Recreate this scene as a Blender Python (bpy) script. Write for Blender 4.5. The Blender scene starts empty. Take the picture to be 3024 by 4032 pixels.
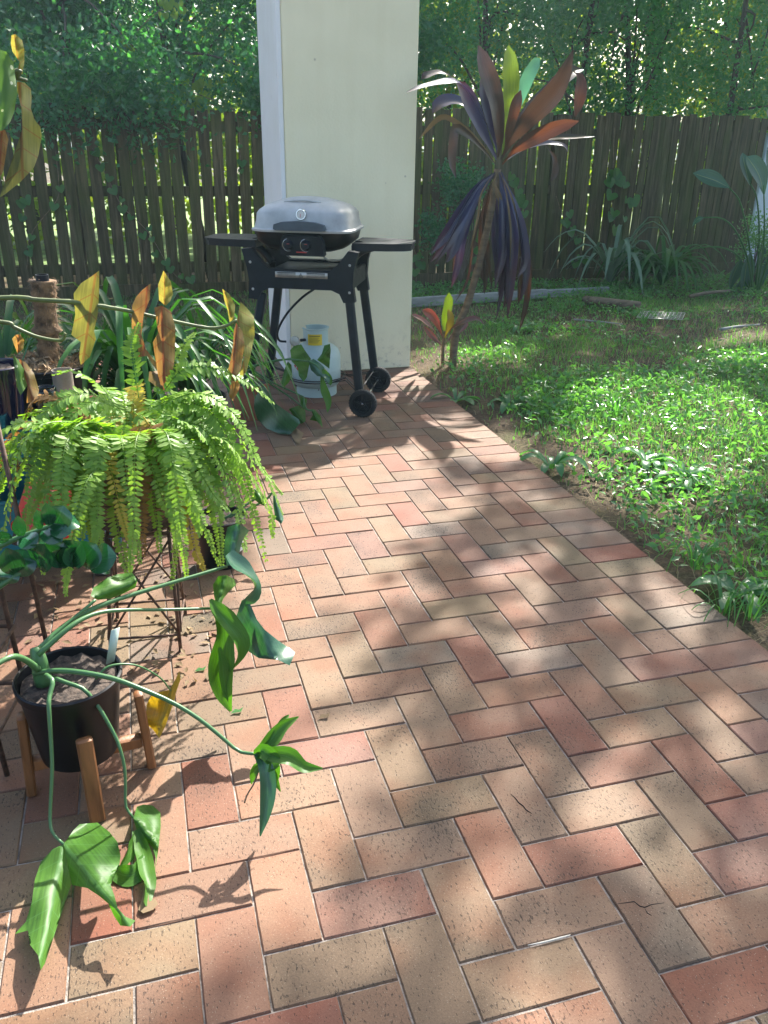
import bpy, bmesh, math, random
import numpy as np
from mathutils import Vector, Matrix

# ------------------------------------------------------------------ camera, world, sun, exposure
scn = bpy.context.scene
CAM = np.array([-0.68175, -1.10393, 1.39915])
RC = np.array([[0.9610945, -0.27589132, 0.01346643],
               [-0.10068007, -0.39529403, -0.91302035],
               [0.25721759, 0.87614303, -0.40769168]])      # rows: right, down, forward
FPX = 3274.93                                               # focal length in pixels of the 3024 px wide photo
cd = bpy.data.cameras.new('camera')
cam = bpy.data.objects.new('camera', cd)
scn.collection.objects.link(cam)
scn.camera = cam
cd.sensor_fit = 'HORIZONTAL'
cd.sensor_width = 36.0
cd.lens = 36.0 * FPX / 3024.0
cd.clip_start = 0.02
cd.clip_end = 500
M3 = Matrix([[RC[0][i], -RC[1][i], -RC[2][i]] for i in range(3)])
cam.matrix_world = Matrix.Translation(Vector(CAM)) @ M3.to_4x4()
scn.render.resolution_x = 768
scn.render.resolution_y = 1024

SUN_EL = math.radians(42)
SUN_AZ = math.radians(39)        # clockwise from +Y towards +X
SDIR = np.array([math.sin(SUN_AZ) * math.cos(SUN_EL), math.cos(SUN_AZ) * math.cos(SUN_EL), math.sin(SUN_EL)])
w = bpy.data.worlds.new('World')
scn.world = w
w.use_nodes = True
nt = w.node_tree
nt.nodes.clear()
sky = nt.nodes.new('ShaderNodeTexSky')
sky.sky_type = 'NISHITA'
sky.sun_disc = False
sky.sun_elevation = SUN_EL
sky.sun_rotation = SUN_AZ
sky.air_density = 1.0
sky.dust_density = 4.0
sky.ozone_density = 1.0
bg = nt.nodes.new('ShaderNodeBackground')
bg.inputs['Strength'].default_value = 0.12
wo = nt.nodes.new('ShaderNodeOutputWorld')
nt.links.new(sky.outputs[0], bg.inputs[0])
nt.links.new(bg.outputs[0], wo.inputs[0])
sl = bpy.data.lights.new('sun', 'SUN')
sl.energy = 5.0
sl.angle = math.radians(0.6)
sl.color = (1.0, 0.95, 0.88)
so = bpy.data.objects.new('sun', sl)
scn.collection.objects.link(so)
so.rotation_euler = Vector(-SDIR).to_track_quat('-Z', 'Y').to_euler()
so.location = (6, 8, 9)
scn.view_settings.view_transform = 'Standard'
scn.view_settings.look = 'None'
scn.view_settings.gamma = 1.0
scn.view_settings.use_curve_mapping = False
scn.view_settings.exposure = 1.78
try:
    scn.cycles.max_bounces = 8
    scn.cycles.transparent_max_bounces = 8
    scn.cycles.transmission_bounces = 4
except Exception:
    pass

rng = np.random.default_rng(7)
random.seed(7)
SC = 3024.0 / 1659.0


def ray(u, v):
    return np.array([(u * SC - 1512) / FPX, (v * SC - 2016) / FPX, 1.0]) @ RC


def P(u, v, y):
    """surveyed point: sight line (u, v) of the survey photograph met with the vertical plane at distance y"""
    d = ray(u, v)
    return CAM + d * ((y - CAM[1]) / d[1])


def PX(u, v, x):
    d = ray(u, v)
    return CAM + d * ((x - CAM[0]) / d[0])


def G(u, v, z=0.0):
    d = ray(u, v)
    return CAM + d * ((z - CAM[2]) / d[2])


# ------------------------------------------------------------------ helpers
COL = scn.collection


def tag(o, label=None, cat=None, group=None, kind=None):
    if label: o['label'] = label
    if cat: o['category'] = cat
    if group: o['group'] = group
    if kind: o['kind'] = kind
    return o


def empty(name, loc, label=None, cat=None, group=None):
    o = bpy.data.objects.new(name, None)
    o.empty_display_size = 0.1
    o.location = loc
    COL.objects.link(o)
    return tag(o, label, cat, group)


def wmat(p):
    m = Matrix.Translation(p.location)
    return m if p.parent is None else wmat(p.parent) @ p.matrix_parent_inverse @ m


def link(name, me, parent=None, mat=None):
    """link a mesh given in world coordinates; children keep their world place"""
    if mat is not None and not me.materials:
        me.materials.append(mat)
    o = bpy.data.objects.new(name, me)
    COL.objects.link(o)
    if parent is not None:
        o.parent = parent
        o.matrix_parent_inverse = wmat(parent).inverted()
    return o


def mesh(name, v, f, smooth=True, uv=None, rnd=None):
    me = bpy.data.meshes.new(name)
    v = np.asarray(v, float).reshape(-1, 3)
    me.from_pydata([tuple(p) for p in v], [], [tuple(int(i) for i in q) for q in f])
    if smooth:
        me.polygons.foreach_set('use_smooth', [True] * len(me.polygons))
    if uv is not None:
        l = me.uv_layers.new(name='UVMap')
        idx = np.zeros(len(me.loops), dtype=np.int32)
        me.loops.foreach_get('vertex_index', idx)
        l.data.foreach_set('uv', np.asarray(uv, float)[idx].ravel())
    if rnd is not None:
        a = me.attributes.new('rnd', 'FLOAT', 'POINT')
        a.data.foreach_set('value', np.asarray(rnd, float))
    me.update()
    return me


def fast_mesh(name, v, tris, rnd=None):
    """many triangles at once"""
    me = bpy.data.meshes.new(name)
    v = np.asarray(v, np.float32).reshape(-1, 3)
    t = np.asarray(tris, np.int32).reshape(-1, 3)
    me.vertices.add(len(v))
    me.vertices.foreach_set('co', v.ravel())
    me.loops.add(t.size)
    me.loops.foreach_set('vertex_index', t.ravel())
    me.polygons.add(len(t))
    me.polygons.foreach_set('loop_start', np.arange(0, t.size, 3, dtype=np.int32))
    if rnd is not None:
        a = me.attributes.new('rnd', 'FLOAT', 'POINT')
        a.data.foreach_set('value', np.asarray(rnd, np.float32))
    me.update(calc_edges=True)
    return me


class MB:
    """collects shapes into one mesh"""
    def __init__(s):
        s.v = []; s.f = []; s.uv = []

    def add(s, v, f, uv=None):
        n = len(s.v)
        s.v += [tuple(map(float, p)) for p in v]
        s.f += [tuple(i + n for i in q) for q in f]
        s.uv += [tuple(p) for p in (uv if uv is not None else [(0, 0)] * len(v))]
        return s

    def box(s, c, d, R=None, bev=0.0):
        """box centre c, full size d, optional chamfer; R 3x3 rotation"""
        hx, hy, hz = d[0] / 2, d[1] / 2, d[2] / 2
        vs = []
        if bev <= 0:
            vs = [(x, y, z) for z in (-hz, hz) for x, y in ((-hx, -hy), (hx, -hy), (hx, hy), (-hx, hy))]
            fs = [(3, 2, 1, 0), (4, 5, 6, 7), (0, 1, 5, 4), (1, 2, 6, 5), (2, 3, 7, 6), (3, 0, 4, 7)]
        else:
            b = min(bev, hx * .95, hy * .95, hz * .95)
            def ring(z, i):
                return [(-hx + i + b, -hy + i, z), (hx - i - b, -hy + i, z), (hx - i, -hy + i + b, z), (hx - i, hy - i - b, z),
                        (hx - i - b, hy - i, z), (-hx + i + b, hy - i, z), (-hx + i, hy - i - b, z), (-hx + i, -hy + i + b, z)]
            vs = ring(-hz, b) + ring(-hz + b, 0) + ring(hz - b, 0) + ring(hz, b)
            fs = [tuple(range(7, -1, -1)), tuple(range(24, 32))]
            for k in range(3):
                for i in range(8):
                    j = (i + 1) % 8
                    fs.append((k * 8 + i, k * 8 + j, k * 8 + 8 + j, k * 8 + 8 + i))
        vs = np.array(vs, float)
        if R is not None:
            vs = vs @ np.asarray(R, float).T
        return s.add(vs + np.asarray(c, float), fs)

    def tube(s, path, r, n=6, cap=True):
        path = np.asarray(path, float)
        m = len(path)
        r = np.full(m, float(r)) if np.isscalar(r) else np.asarray(r, float)
        if len(r) != m:
            r = np.interp(np.linspace(0, 1, m), np.linspace(0, 1, len(r)), r)
        t = np.gradient(path, axis=0)
        t /= np.linalg.norm(t, axis=1)[:, None] + 1e-12
        a = np.array([0, 0, 1.0]) if abs(t[0][2]) < .9 else np.array([1.0, 0, 0])
        vs = []
        x = np.cross(a, t[0]); x /= np.linalg.norm(x)
        for i in range(m):
            x = x - t[i] * (x @ t[i]); x /= np.linalg.norm(x) + 1e-12
            y = np.cross(t[i], x)
            for k in range(n):
                an = 2 * math.pi * k / n
                vs.append(path[i] + r[i] * (math.cos(an) * x + math.sin(an) * y))
        fs = [(i * n + k, i * n + (k + 1) % n, (i + 1) * n + (k + 1) % n, (i + 1) * n + k) for i in range(m - 1) for k in range(n)]
        if cap:
            fs += [tuple(range(n - 1, -1, -1)), tuple(range((m - 1) * n, m * n))]
        uv = [(i / (m - 1), k / n) for i in range(m) for k in range(n)]
        return s.add(vs, fs, uv)

    def lathe(s, prof, c, n=24, axis=None, cap0=False, cap1=False):
        """prof list of (r, h) about axis at c"""
        prof = list(prof)
        R = np.eye(3)
        if axis is not None:
            R = np.array(Vector(axis).to_track_quat('Z', 'Y').to_matrix())
        vs = []
        for r, h in prof:
            for k in range(n):
                an = 2 * math.pi * k / n
                vs.append((r * math.cos(an), r * math.sin(an), h))
        fs = [(i * n + k, i * n + (k + 1) % n, (i + 1) * n + (k + 1) % n, (i + 1) * n + k) for i in range(len(prof) - 1) for k in range(n)]
        if cap0: fs.append(tuple(range(n - 1, -1, -1)))
        if cap1: fs.append(tuple(range((len(prof) - 1) * n, len(prof) * n)))
        vs = np.array(vs) @ R.T + np.asarray(c, float)
        return s.add(vs, fs)

    def prism(s, outline, thick, origin, ex, ey, ez):
        """2D outline extruded by thick along ez (centred), placed by axes"""
        n = len(outline)
        o = np.asarray(origin, float); ex = np.asarray(ex, float); ey = np.asarray(ey, float); ez = np.asarray(ez, float)
        vs = [o + a * ex + b * ey - ez * thick / 2 for a, b in outline] + [o + a * ex + b * ey + ez * thick / 2 for a, b in outline]
        fs = [tuple(range(n - 1, -1, -1)), tuple(range(n, 2 * n))] + [(i, (i + 1) % n, n + (i + 1) % n, n + i) for i in range(n)]
        return s.add(vs, fs)

    def build(s, name, mat, parent=None, smooth=True, sharp=None, rnd=None):
        me = mesh(name, s.v, s.f, smooth, uv=s.uv, rnd=rnd)
        bm = bmesh.new(); bm.from_mesh(me)
        bmesh.ops.recalc_face_normals(bm, faces=bm.faces)
        bm.to_mesh(me); bm.free()
        o = link(name, me, parent, mat)
        if smooth and sharp is not None:
            me.set_sharp_from_angle(angle=math.radians(sharp))
        return o


def spline(pts, n=12):
    """Catmull-Rom through control points"""
    p = np.asarray(pts, float)
    if len(p) == 2:
        t = np.linspace(0, 1, n)[:, None]
        return p[0] * (1 - t) + p[1] * t
    q = np.vstack([2 * p[0] - p[1], p, 2 * p[-1] - p[-2]])
    out = []
    tt = np.linspace(0, len(p) - 1, n)
    for t in tt:
        i = min(int(t), len(p) - 2)
        u = t - i
        a, b, c_, d = q[i], q[i + 1], q[i + 2], q[i + 3]
        out.append(.5 * ((2 * b) + (-a + c_) * u + (2 * a - 5 * b + 4 * c_ - d) * u * u + (-a + 3 * b - 3 * c_ + d) * u ** 3))
    return np.array(out)


def prof_leaf(t, base=.25, peak=.45, tip=0.02):
    """lens profile: half width against length"""
    t = np.asarray(t)
    a = np.where(t < peak, base + (1 - base) * np.sin(np.clip(t / peak, 0, 1) * math.pi / 2),
                 tip + (1 - tip) * np.cos(np.clip((t - peak) / (1 - peak), 0, 1) * math.pi / 2) ** .8)
    return a


def ribbon(path, width, up=(0, 0, 1), fold=.25, n=12, profile=None, twist=0., wave=0., cross=2):
    """leaf blade along a path: 2*cross+1 points across, folded along the midrib; returns v, f, uv"""
    c = spline(path, n)
    t = np.gradient(c, axis=0); t /= np.linalg.norm(t, axis=1)[:, None] + 1e-12
    L = np.linspace(0, 1, n)
    wd = width * (prof_leaf(L) if profile is None else np.interp(L, np.linspace(0, 1, len(profile)), profile))
    up = np.asarray(up, float)
    vs = []; uv = []
    m = 2 * cross + 1
    ph = random.random() * 6
    for i in range(n):
        sd = np.cross(t[i], up)
        if np.linalg.norm(sd) < 1e-3: sd = np.cross(t[i], (1, 0.1, 0))
        sd /= np.linalg.norm(sd)
        nr = np.cross(sd, t[i])
        if twist:
            a = twist * L[i]
            sd, nr = math.cos(a) * sd + math.sin(a) * nr, -math.sin(a) * sd + math.cos(a) * nr
        for k in range(m):
            e = (k - cross) / cross
            off = sd * e * wd[i] * .5 + nr * (abs(e) ** 1.3 * fold * wd[i] * .5 + wave * wd[i] * math.sin(L[i] * 14 + ph + e * 2) * abs(e))
            vs.append(c[i] + off); uv.append((L[i], e * .5 + .5))
    fs = [(i * m + k, i * m + k + 1, (i + 1) * m + k + 1, (i + 1) * m + k) for i in range(n - 1) for k in range(m - 1)]
    return vs, fs, uv


def polyleaf(outline, rib, yfun, cuts=2, ripple=0.0, droop=0.0):
    """flat outline (survey coordinates) subdivided, laid on a curved depth surface; uv runs along / across the midrib"""
    bm = bmesh.new()
    vs = [bm.verts.new((u, v, 0)) for u, v in outline]
    bm.faces.new(vs)
    bmesh.ops.triangulate(bm, faces=bm.faces[:])
    for _ in range(cuts):
        bmesh.ops.subdivide_edges(bm, edges=bm.edges[:], cuts=1, use_grid_fill=True)
    bm.verts.ensure_lookup_table()
    bmesh.ops.triangulate(bm, faces=bm.faces[:])
    a = np.array(rib[0], float); b = np.array(rib[1], float)
    d = b - a; L = np.linalg.norm(d); d /= L
    nrm = np.array([-d[1], d[0]])
    out = []; uv = []
    ph = random.random() * 6
    for q in bm.verts:
        p = np.array([q.co.x, q.co.y])
        al = (p - a) @ d / L; ac = (p - a) @ nrm / L
        y = yfun(al, ac) + ripple * math.sin(al * 11 + ph) * ac
        w3 = P(p[0], p[1], y)
        if w3[2] < .008: w3 = G(p[0], p[1], .008)
        out.append(w3); uv.append((al, ac + .5))
    fs = [[l.index for l in f.verts] for f in bm.faces]
    bm.free()
    return out, fs, uv


# ------------------------------------------------------------------ materials
def nodes(name):
    m = bpy.data.materials.new(name)
    m.use_nodes = True
    t = m.node_tree
    for n in list(t.nodes): t.nodes.remove(n)
    out = t.nodes.new('ShaderNodeOutputMaterial')
    return m, t, out


def N(t, kind, **kw):
    n = t.nodes.new('ShaderNode' + kind)
    for k, v in kw.items():
        if k in n.inputs: n.inputs[k].default_value = v
        else: setattr(n, k, v)
    return n


def ramp(t, fac, stops):
    r = t.nodes.new('ShaderNodeValToRGB')
    e = r.color_ramp.elements
    while len(e) < len(stops): e.new(.5)
    for i, (p, c) in enumerate(stops):
        e[i].position = p
        e[i].color = c if len(c) == 4 else (*c, 1)
    t.links.new(fac, r.inputs[0])
    return r


def mix(t, fac, a, b, blend='MIX'):
    n = t.nodes.new('ShaderNodeMix')
    n.data_type = 'RGBA'
    n.blend_type = blend
    for s, x in ((n.inputs[0], fac), (n.inputs[6], a), (n.inputs[7], b)):
        if isinstance(x, (int, float)): s.default_value = x
        elif isinstance(x, tuple): s.default_value = x if len(x) == 4 else (*x, 1)
        else: t.links.new(x, s)
    return n.outputs[2]


def math_(t, op, a, b=None, clamp=False):
    n = t.nodes.new('ShaderNodeMath'); n.operation = op; n.use_clamp = clamp
    for i, x in enumerate((a, b)):
        if x is None: continue
        if isinstance(x, (int, float)): n.inputs[i].default_value = x
        else: t.links.new(x, n.inputs[i])
    return n.outputs[0]


def plain(name, col, rough=.5, metal=0., var=.12, scale=8., bump=0., bscale=60., spec=.5, coat=0., stretch=None):
    """base colour with two scales of tone variation and fine relief"""
    m, t, out = nodes(name)
    b = N(t, 'BsdfPrincipled', Roughness=rough, Metallic=metal)
    b.inputs['Specular IOR Level'].default_value = spec
    b.inputs['Coat Weight'].default_value = coat
    tc = N(t, 'TexCoord')
    src = tc.outputs['Object']
    if stretch:
        mp = N(t, 'Mapping'); mp.inputs['Scale'].default_value = stretch
        t.links.new(src, mp.inputs[0]); src = mp.outputs[0]
    n1 = N(t, 'TexNoise', Scale=scale, Detail=6.0, Roughness=.6)
    t.links.new(src, n1.inputs['Vector'])
    dark = tuple(max(0, c * (1 - var * 1.6)) for c in col); light = tuple(min(1, c * (1 + var)) for c in col)
    r = ramp(t, n1.outputs[0], [(.3, dark), (.7, light)])
    t.links.new(r.outputs[0], b.inputs['Base Color'])
    rr = N(t, 'MapRange'); rr.inputs[3].default_value = max(0, rough - .1); rr.inputs[4].default_value = min(1, rough + .12)
    t.links.new(n1.outputs[0], rr.inputs[0]); t.links.new(rr.outputs[0], b.inputs['Roughness'])
    if bump:
        n2 = N(t, 'TexNoise', Scale=bscale, Detail=4.0)
        t.links.new(src, n2.inputs['Vector'])
        bp = N(t, 'Bump', Strength=bump, Distance=.004)
        t.links.new(n2.outputs[0], bp.inputs['Height']); t.links.new(bp.outputs[0], b.inputs['Normal'])
    t.links.new(b.outputs[0], out.inputs[0])
    return m


def leafmat(name, a, b, trans=.4, rough=.4, spec=.4, tcol=None, vein=None, tipcol=None, obj_var=True, spots=None, edge=None):
    """leaf: glossy skin over a translucent body; colour runs a..b by the per-leaf value, object and noise"""
    m, t, out = nodes(name)
    at = N(t, 'Attribute', attribute_name='rnd')
    oi = N(t, 'ObjectInfo')
    tc = N(t, 'TexCoord')
    nz = N(t, 'TexNoise', Scale=9.0, Detail=3.0)
    t.links.new(tc.outputs['Object'], nz.inputs['Vector'])
    f = math_(t, 'ADD', at.outputs['Fac'], math_(t, 'MULTIPLY', nz.outputs[0], .5))
    if obj_var: f = math_(t, 'ADD', f, math_(t, 'MULTIPLY', oi.outputs['Random'], .6))
    f = math_(t, 'MULTIPLY', f, .72, True)
    col = mix(t, f, a, b)
    uvn = None
    if vein or tipcol or spots or edge:
        uvn = N(t, 'UVMap'); sp = N(t, 'SeparateXYZ'); t.links.new(uvn.outputs[0], sp.inputs[0])
        ac = math_(t, 'ABSOLUTE', math_(t, 'SUBTRACT', sp.outputs[1], .5))
    if edge:
        e = math_(t, 'MULTIPLY', ac, edge[1], True)
        col = mix(t, e, col, edge[0])
    if tipcol:
        tf = N(t, 'MapRange'); tf.inputs[1].default_value = tipcol[1]; tf.inputs[2].default_value = tipcol[2]
        t.links.new(math_(t, 'ADD', sp.outputs[0], math_(t, 'MULTIPLY', math_(t, 'SUBTRACT', nz.outputs[0], .5), .5)), tf.inputs[0])
        col = mix(t, tf.outputs[0], col, tipcol[0])
    if vein or edge:
        mpu = N(t, 'Mapping'); mpu.inputs['Scale'].default_value = (1.5, 22., 1.); t.links.new(uvn.outputs[0], mpu.inputs[0])
        nzs = N(t, 'TexNoise', Scale=2.0, Detail=4.0); nzs.noise_dimensions = '4D'
        t.links.new(mpu.outputs[0], nzs.inputs['Vector']); t.links.new(math_(t, 'MULTIPLY', oi.outputs['Random'], 30.), nzs.inputs['W'])
        col = mix(t, .8, col, ramp(t, nzs.outputs[0], [(.3, (.62, .64, .62)), (.7, (1.3, 1.28, 1.2))]).outputs[0], 'MULTIPLY')
    if vein:
        w1 = math_(t, 'SUBTRACT', math_(t, 'MULTIPLY', sp.outputs[0], vein[1]), math_(t, 'MULTIPLY', ac, vein[2]))
        fr = math_(t, 'ABSOLUTE', math_(t, 'SUBTRACT', math_(t, 'FRACT', w1), .5))
        v1 = math_(t, 'LESS_THAN', math_(t, 'SUBTRACT', .5, fr), vein[3])
        v2 = math_(t, 'LESS_THAN', ac, vein[4])
        col = mix(t, math_(t, 'MULTIPLY', math_(t, 'MAXIMUM', v1, v2), vein[5]), col, vein[0])
    if spots:
        vo = N(t, 'TexVoronoi', Scale=spots[1]); t.links.new(tc.outputs['Object'], vo.inputs['Vector'])
        col = mix(t, math_(t, 'LESS_THAN', vo.outputs[0], spots[2]), col, spots[0])
    p = N(t, 'BsdfPrincipled', Roughness=rough)
    p.inputs['Specular IOR Level'].default_value = spec
    t.links.new(col, p.inputs['Base Color'])
    tr = N(t, 'BsdfTranslucent')
    tint = mix(t, 1.0, col, tcol if tcol else (1.5, 1.6, .5, 1), 'MULTIPLY')
    t.links.new(tint, tr.inputs[0])
    ms = N(t, 'MixShader', Fac=trans)
    t.links.new(p.outputs[0], ms.inputs[1]); t.links.new(tr.outputs[0], ms.inputs[2])
    t.links.new(ms.outputs[0], out.inputs[0])
    return m

# ------------------------------------------------------------------ the patio: herringbone clay pavers
U = 0.1165


def brick_material():
    m, t, out = nodes('clay_paver')
    oi = N(t, 'ObjectInfo')
    at = N(t, 'Attribute', attribute_name='col')
    rn = N(t, 'Attribute', attribute_name='rnd')
    use = N(t, 'Attribute', attribute_name='usecol')
    base = mix(t, use.outputs['Fac'], oi.outputs['Color'], at.outputs['Color'])
    geo = N(t, 'NewGeometry')
    seed = math_(t, 'ADD', math_(t, 'MULTIPLY', oi.outputs['Random'], 60.0), math_(t, 'MULTIPLY', rn.outputs['Fac'], 60.0))
    # kiln flashing: one end of a paver redder or greyer than the other
    n1 = N(t, 'TexNoise', Scale=5.5, Detail=2.0); n1.noise_dimensions = '4D'
    t.links.new(geo.outputs['Position'], n1.inputs['Vector']); t.links.new(seed, n1.inputs['W'])
    n1b = N(t, 'TexNoise', Scale=4.0, Detail=2.0); n1b.noise_dimensions = '4D'
    t.links.new(geo.outputs['Position'], n1b.inputs['Vector']); t.links.new(math_(t, 'ADD', seed, 31.7), n1b.inputs['W'])
    f1 = N(t, 'MapRange'); f1.inputs[1].default_value = .47; f1.inputs[2].default_value = .66; f1.inputs[4].default_value = .9
    t.links.new(n1.outputs[0], f1.inputs[0])
    red = mix(t, 1.0, base, (1.0, .74, .64, 1), 'MULTIPLY')
    c = mix(t, f1.outputs[0], base, red)
    f2 = N(t, 'MapRange'); f2.inputs[1].default_value = .52; f2.inputs[2].default_value = .7; f2.inputs[4].default_value = .85
    t.links.new(n1b.outputs[0], f2.inputs[0])
    c = mix(t, f2.outputs[0], c, mix(t, 1.0, base, (.66, .72, .76, 1), 'MULTIPLY'))
    # grain and the dark drag marks of wire cutting
    g = N(t, 'TexNoise', Scale=260.0, Detail=3.0, Roughness=.7)
    t.links.new(geo.outputs['Position'], g.inputs['Vector'])
    c = mix(t, .5, c, ramp(t, g.outputs[0], [(.3, (.62, .62, .62)), (.72, (1.35, 1.32, 1.28))]).outputs[0], 'MULTIPLY')
    mp = N(t, 'Mapping'); mp.inputs['Scale'].default_value = (1.0, .42, 1.0); mp.inputs['Rotation'].default_value = (0, 0, .2)
    t.links.new(geo.outputs['Position'], mp.inputs[0])
    s1 = N(t, 'TexNoise', Scale=230.0, Detail=3.0, Roughness=.6)
    t.links.new(mp.outputs[0], s1.inputs['Vector'])
    sp = N(t, 'MapRange'); sp.inputs[1].default_value = .60; sp.inputs[2].default_value = .66
    t.links.new(math_(t, 'ADD', s1.outputs[0], math_(t, 'MULTIPLY', math_(t, 'SUBTRACT', n1b.outputs[0], .5), .25)), sp.inputs[0])
    c = mix(t, math_(t, 'MULTIPLY', sp.outputs[0], .72), c, (.022, .014, .010, 1))
    s2 = N(t, 'TexVoronoi', Scale=150.0)
    t.links.new(geo.outputs['Position'], s2.inputs['Vector'])
    c = mix(t, math_(t, 'MULTIPLY', math_(t, 'LESS_THAN', s2.outputs['Distance'], .13), .5), c, (.34, .28, .21, 1))
    # broad grime
    n3 = N(t, 'TexNoise', Scale=1.7, Detail=5.0, Roughness=.6)
    t.links.new(geo.outputs['Position'], n3.inputs['Vector'])
    c = mix(t, 1.0, c, ramp(t, n3.outputs[0], [(.3, (.82, .81, .8)), (.65, (1.06, 1.06, 1.06))]).outputs[0], 'MULTIPLY')
    b = N(t, 'BsdfPrincipled', Roughness=.72)
    b.inputs['Specular IOR Level'].default_value = .35
    t.links.new(c, b.inputs['Base Color'])
    h = math_(t, 'SUBTRACT', math_(t, 'MULTIPLY', g.outputs[0], .5), math_(t, 'MULTIPLY', sp.outputs[0], .8))
    bp = N(t, 'Bump', Strength=.55, Distance=.0018)
    t.links.new(h, bp.inputs['Height']); t.links.new(bp.outputs[0], b.inputs['Normal'])
    t.links.new(b.outputs[0], out.inputs[0])
    return m


M_BRICK = brick_material()
M_JOINT = plain('joint_sand', (.27, .235, .20), .95, var=.45, scale=35, bump=.9, bscale=300)
PAL = dict(T=(.186, .118, .073), S=(.190, .106, .064), R=(.170, .077, .046), P=(.182, .100, .068), G=(.142, .102, .072), L=(.190, .140, .098), O=(.160, .109, .063))
KNOWN = "H-1,-1T;H-1,11S;H-1,23O;H-1,3S;H-1,7G;H-2,-2O;H-2,10S;H-2,14P;H-2,2O;H-2,6S;H-3,1T;H-3,13P;H-3,5T;H-3,9T;H-4,0P;H-4,12S;H-4,4P;H-4,8S;H-5,-1O;H-5,11T;H-5,3T;H-5,7T;H-6,2T;H-6,6O;H-7,1S;H-8,0O;H-8,4T;H-9,-1O;H0,0R;H0,12O;H0,24T;H0,4S;H0,8S;H1,-3R;H1,1T;H1,13T;H1,21S;H1,5S;H1,9O;H2,-2T;H2,10S;H2,14L;H2,2P;H2,6L;H3,-1P;H3,11P;H3,15T;H3,3T;H3,7S;H4,0P;H4,12G;H4,4T;H4,8T;H5,1T;H5,13O;H5,17T;H5,5P;H5,9S;H6,10O;H6,18O;H6,2P;H6,6S;V-1,0S;V-1,12T;V-1,4T;V-1,8R;V-2,-1T;V-2,11T;V-2,3T;V-2,7O;V-3,-2T;V-3,10S;V-3,2T;V-3,6T;V-4,5R;V-4,9S;V-5,0S;V-5,4T;V-6,-1S;V-6,3R;V-7,-2S;V-7,2S;V-8,1R;V-9,0S;V0,-3T;V0,1T;V0,21T;V0,5T;V0,9S;V1,-2G;V1,10S;V1,18S;V1,2T;V1,22T;V1,6R;V2,-1O;V2,11S;V2,15R;V2,19T;V2,3R;V2,7T;V3,0T;V3,12P;V3,16S;V3,20R;V3,4S;V3,8S;V4,1R;V4,21T;V4,25O;V4,5T;V4,9T;V5,14S;V5,18P;V5,2T;V5,6S;V6,11O;V6,15S;V6,19G;V6,3S;V6,7T"
BORDER = {3: 'G', 4: 'T', 5: 'P', 6: 'T', 7: 'G', 8: 'T', 9: 'T', 10: 'O', 11: 'R', 12: 'G', 13: 'G', 14: 'T', 15: 'O', 16: 'T', 17: 'S', 21: 'R', 24: 'T', 29: 'G', 28: 'R'}
known = {}
for it in KNOWN.split(';'):
    o_, q_ = it[0], it[1:-1].split(',')
    known[(o_, int(q_[0]), int(q_[1]))] = it[-1]


def brick_geo(lx, ly, seed):
    """chamfered paver, worn arris; centred, top at z = 0"""
    r = random.Random(seed)
    hx, hy = lx / 2, ly / 2
    nx, ny = (3, 2) if lx > ly * 1.2 else ((2, 3) if ly > lx * 1.2 else (2, 2))
    ring = [(-hx + lx * i / nx, -hy) for i in range(nx)] + [(hx, -hy + ly * i / ny) for i in range(ny)] + \
           [(hx - lx * i / nx, hy) for i in range(nx)] + [(-hx, hy - ly * i / ny) for i in range(ny)]
    n = len(ring)
    vs = [(x * .99, y * .99, -.05) for x, y in ring]
    vs += [(x + r.uniform(-.0007, .0005), y + r.uniform(-.0007, .0005), -.0035 + r.uniform(-.0008, .0008)) for x, y in ring]
    vs += [(x * (1 - .0028 / hx) + r.uniform(-.0005, .0005), y * (1 - .0028 / hy) + r.uniform(-.0005, .0005), r.uniform(-.0003, .0003)) for x, y in ring]
    fs = [(k * n + i, k * n + (i + 1) % n, (k + 1) * n + (i + 1) % n, (k + 1) * n + i) for k in range(2) for i in range(n)]
    fs.append(tuple(range(2 * n, 3 * n)))
    return vs, fs


spec = []          # kind, x0, y0, x1, y1 in modules, colour letter
XL, XR, YB, YT = -16, 7, -5, 42
for j in range(YB, YT):
    for i in range(XL - 4, XR):
        if (i - j) % 4 == 0:
            if i + 2 <= XL: continue
            spec.append((('H', i, j), max(i, XL), j, min(i + 2, XR), j + 1))
        if (i - j) % 4 == 3 and i >= XL:
            spec.append((('V', i, j), i, j, i + 1, min(j + 2, YT)))
for j in range(-5, 42):
    spec.append((('B', 7, j), 7, j - .05, 9, j + .95))
sx = []
for k, x0, y0, x1, y1 in spec:
    cx, cy = (x0 + x1) / 2 * U, (y0 + y1) / 2 * U
    q = (np.array([cx, cy, 0]) - CAM) @ RC.T
    area = 0
    if q[2] > .2:
        px, py = 1512 + FPX * q[0] / q[2], 2016 + FPX * q[1] / q[2]
        if -150 < px < 3174 and 1000 < py < 4300:
            area = (x1 - x0) * (y1 - y0) / q[2] ** 3
            if cx < -.62 + .1 * cy and cy > 1.2: area *= .2      # behind the pots
            if .1 < cx < 1.05 and cy > 4.2: area = 0
    sx.append(area)
order = np.argsort(-np.array(sx))
single = set(order[:300].tolist())
patio = MB().add([(XL * U, YB * U, -.0046), (9 * U - .004, YB * U, -.0046), (9 * U - .004, YT * U, -.0046), (XL * U, YT * U, -.0046)], [(0, 1, 2, 3)]).build('patio', M_JOINT, smooth=False)
tag(patio, 'herringbone patio of tan and red clay pavers with a header border', kind='structure')
cache = {}
rest_v, rest_f, rest_c, rest_r = [], [], [], []
keys = list('TTTTSSSSSRPPOOGT')
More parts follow.
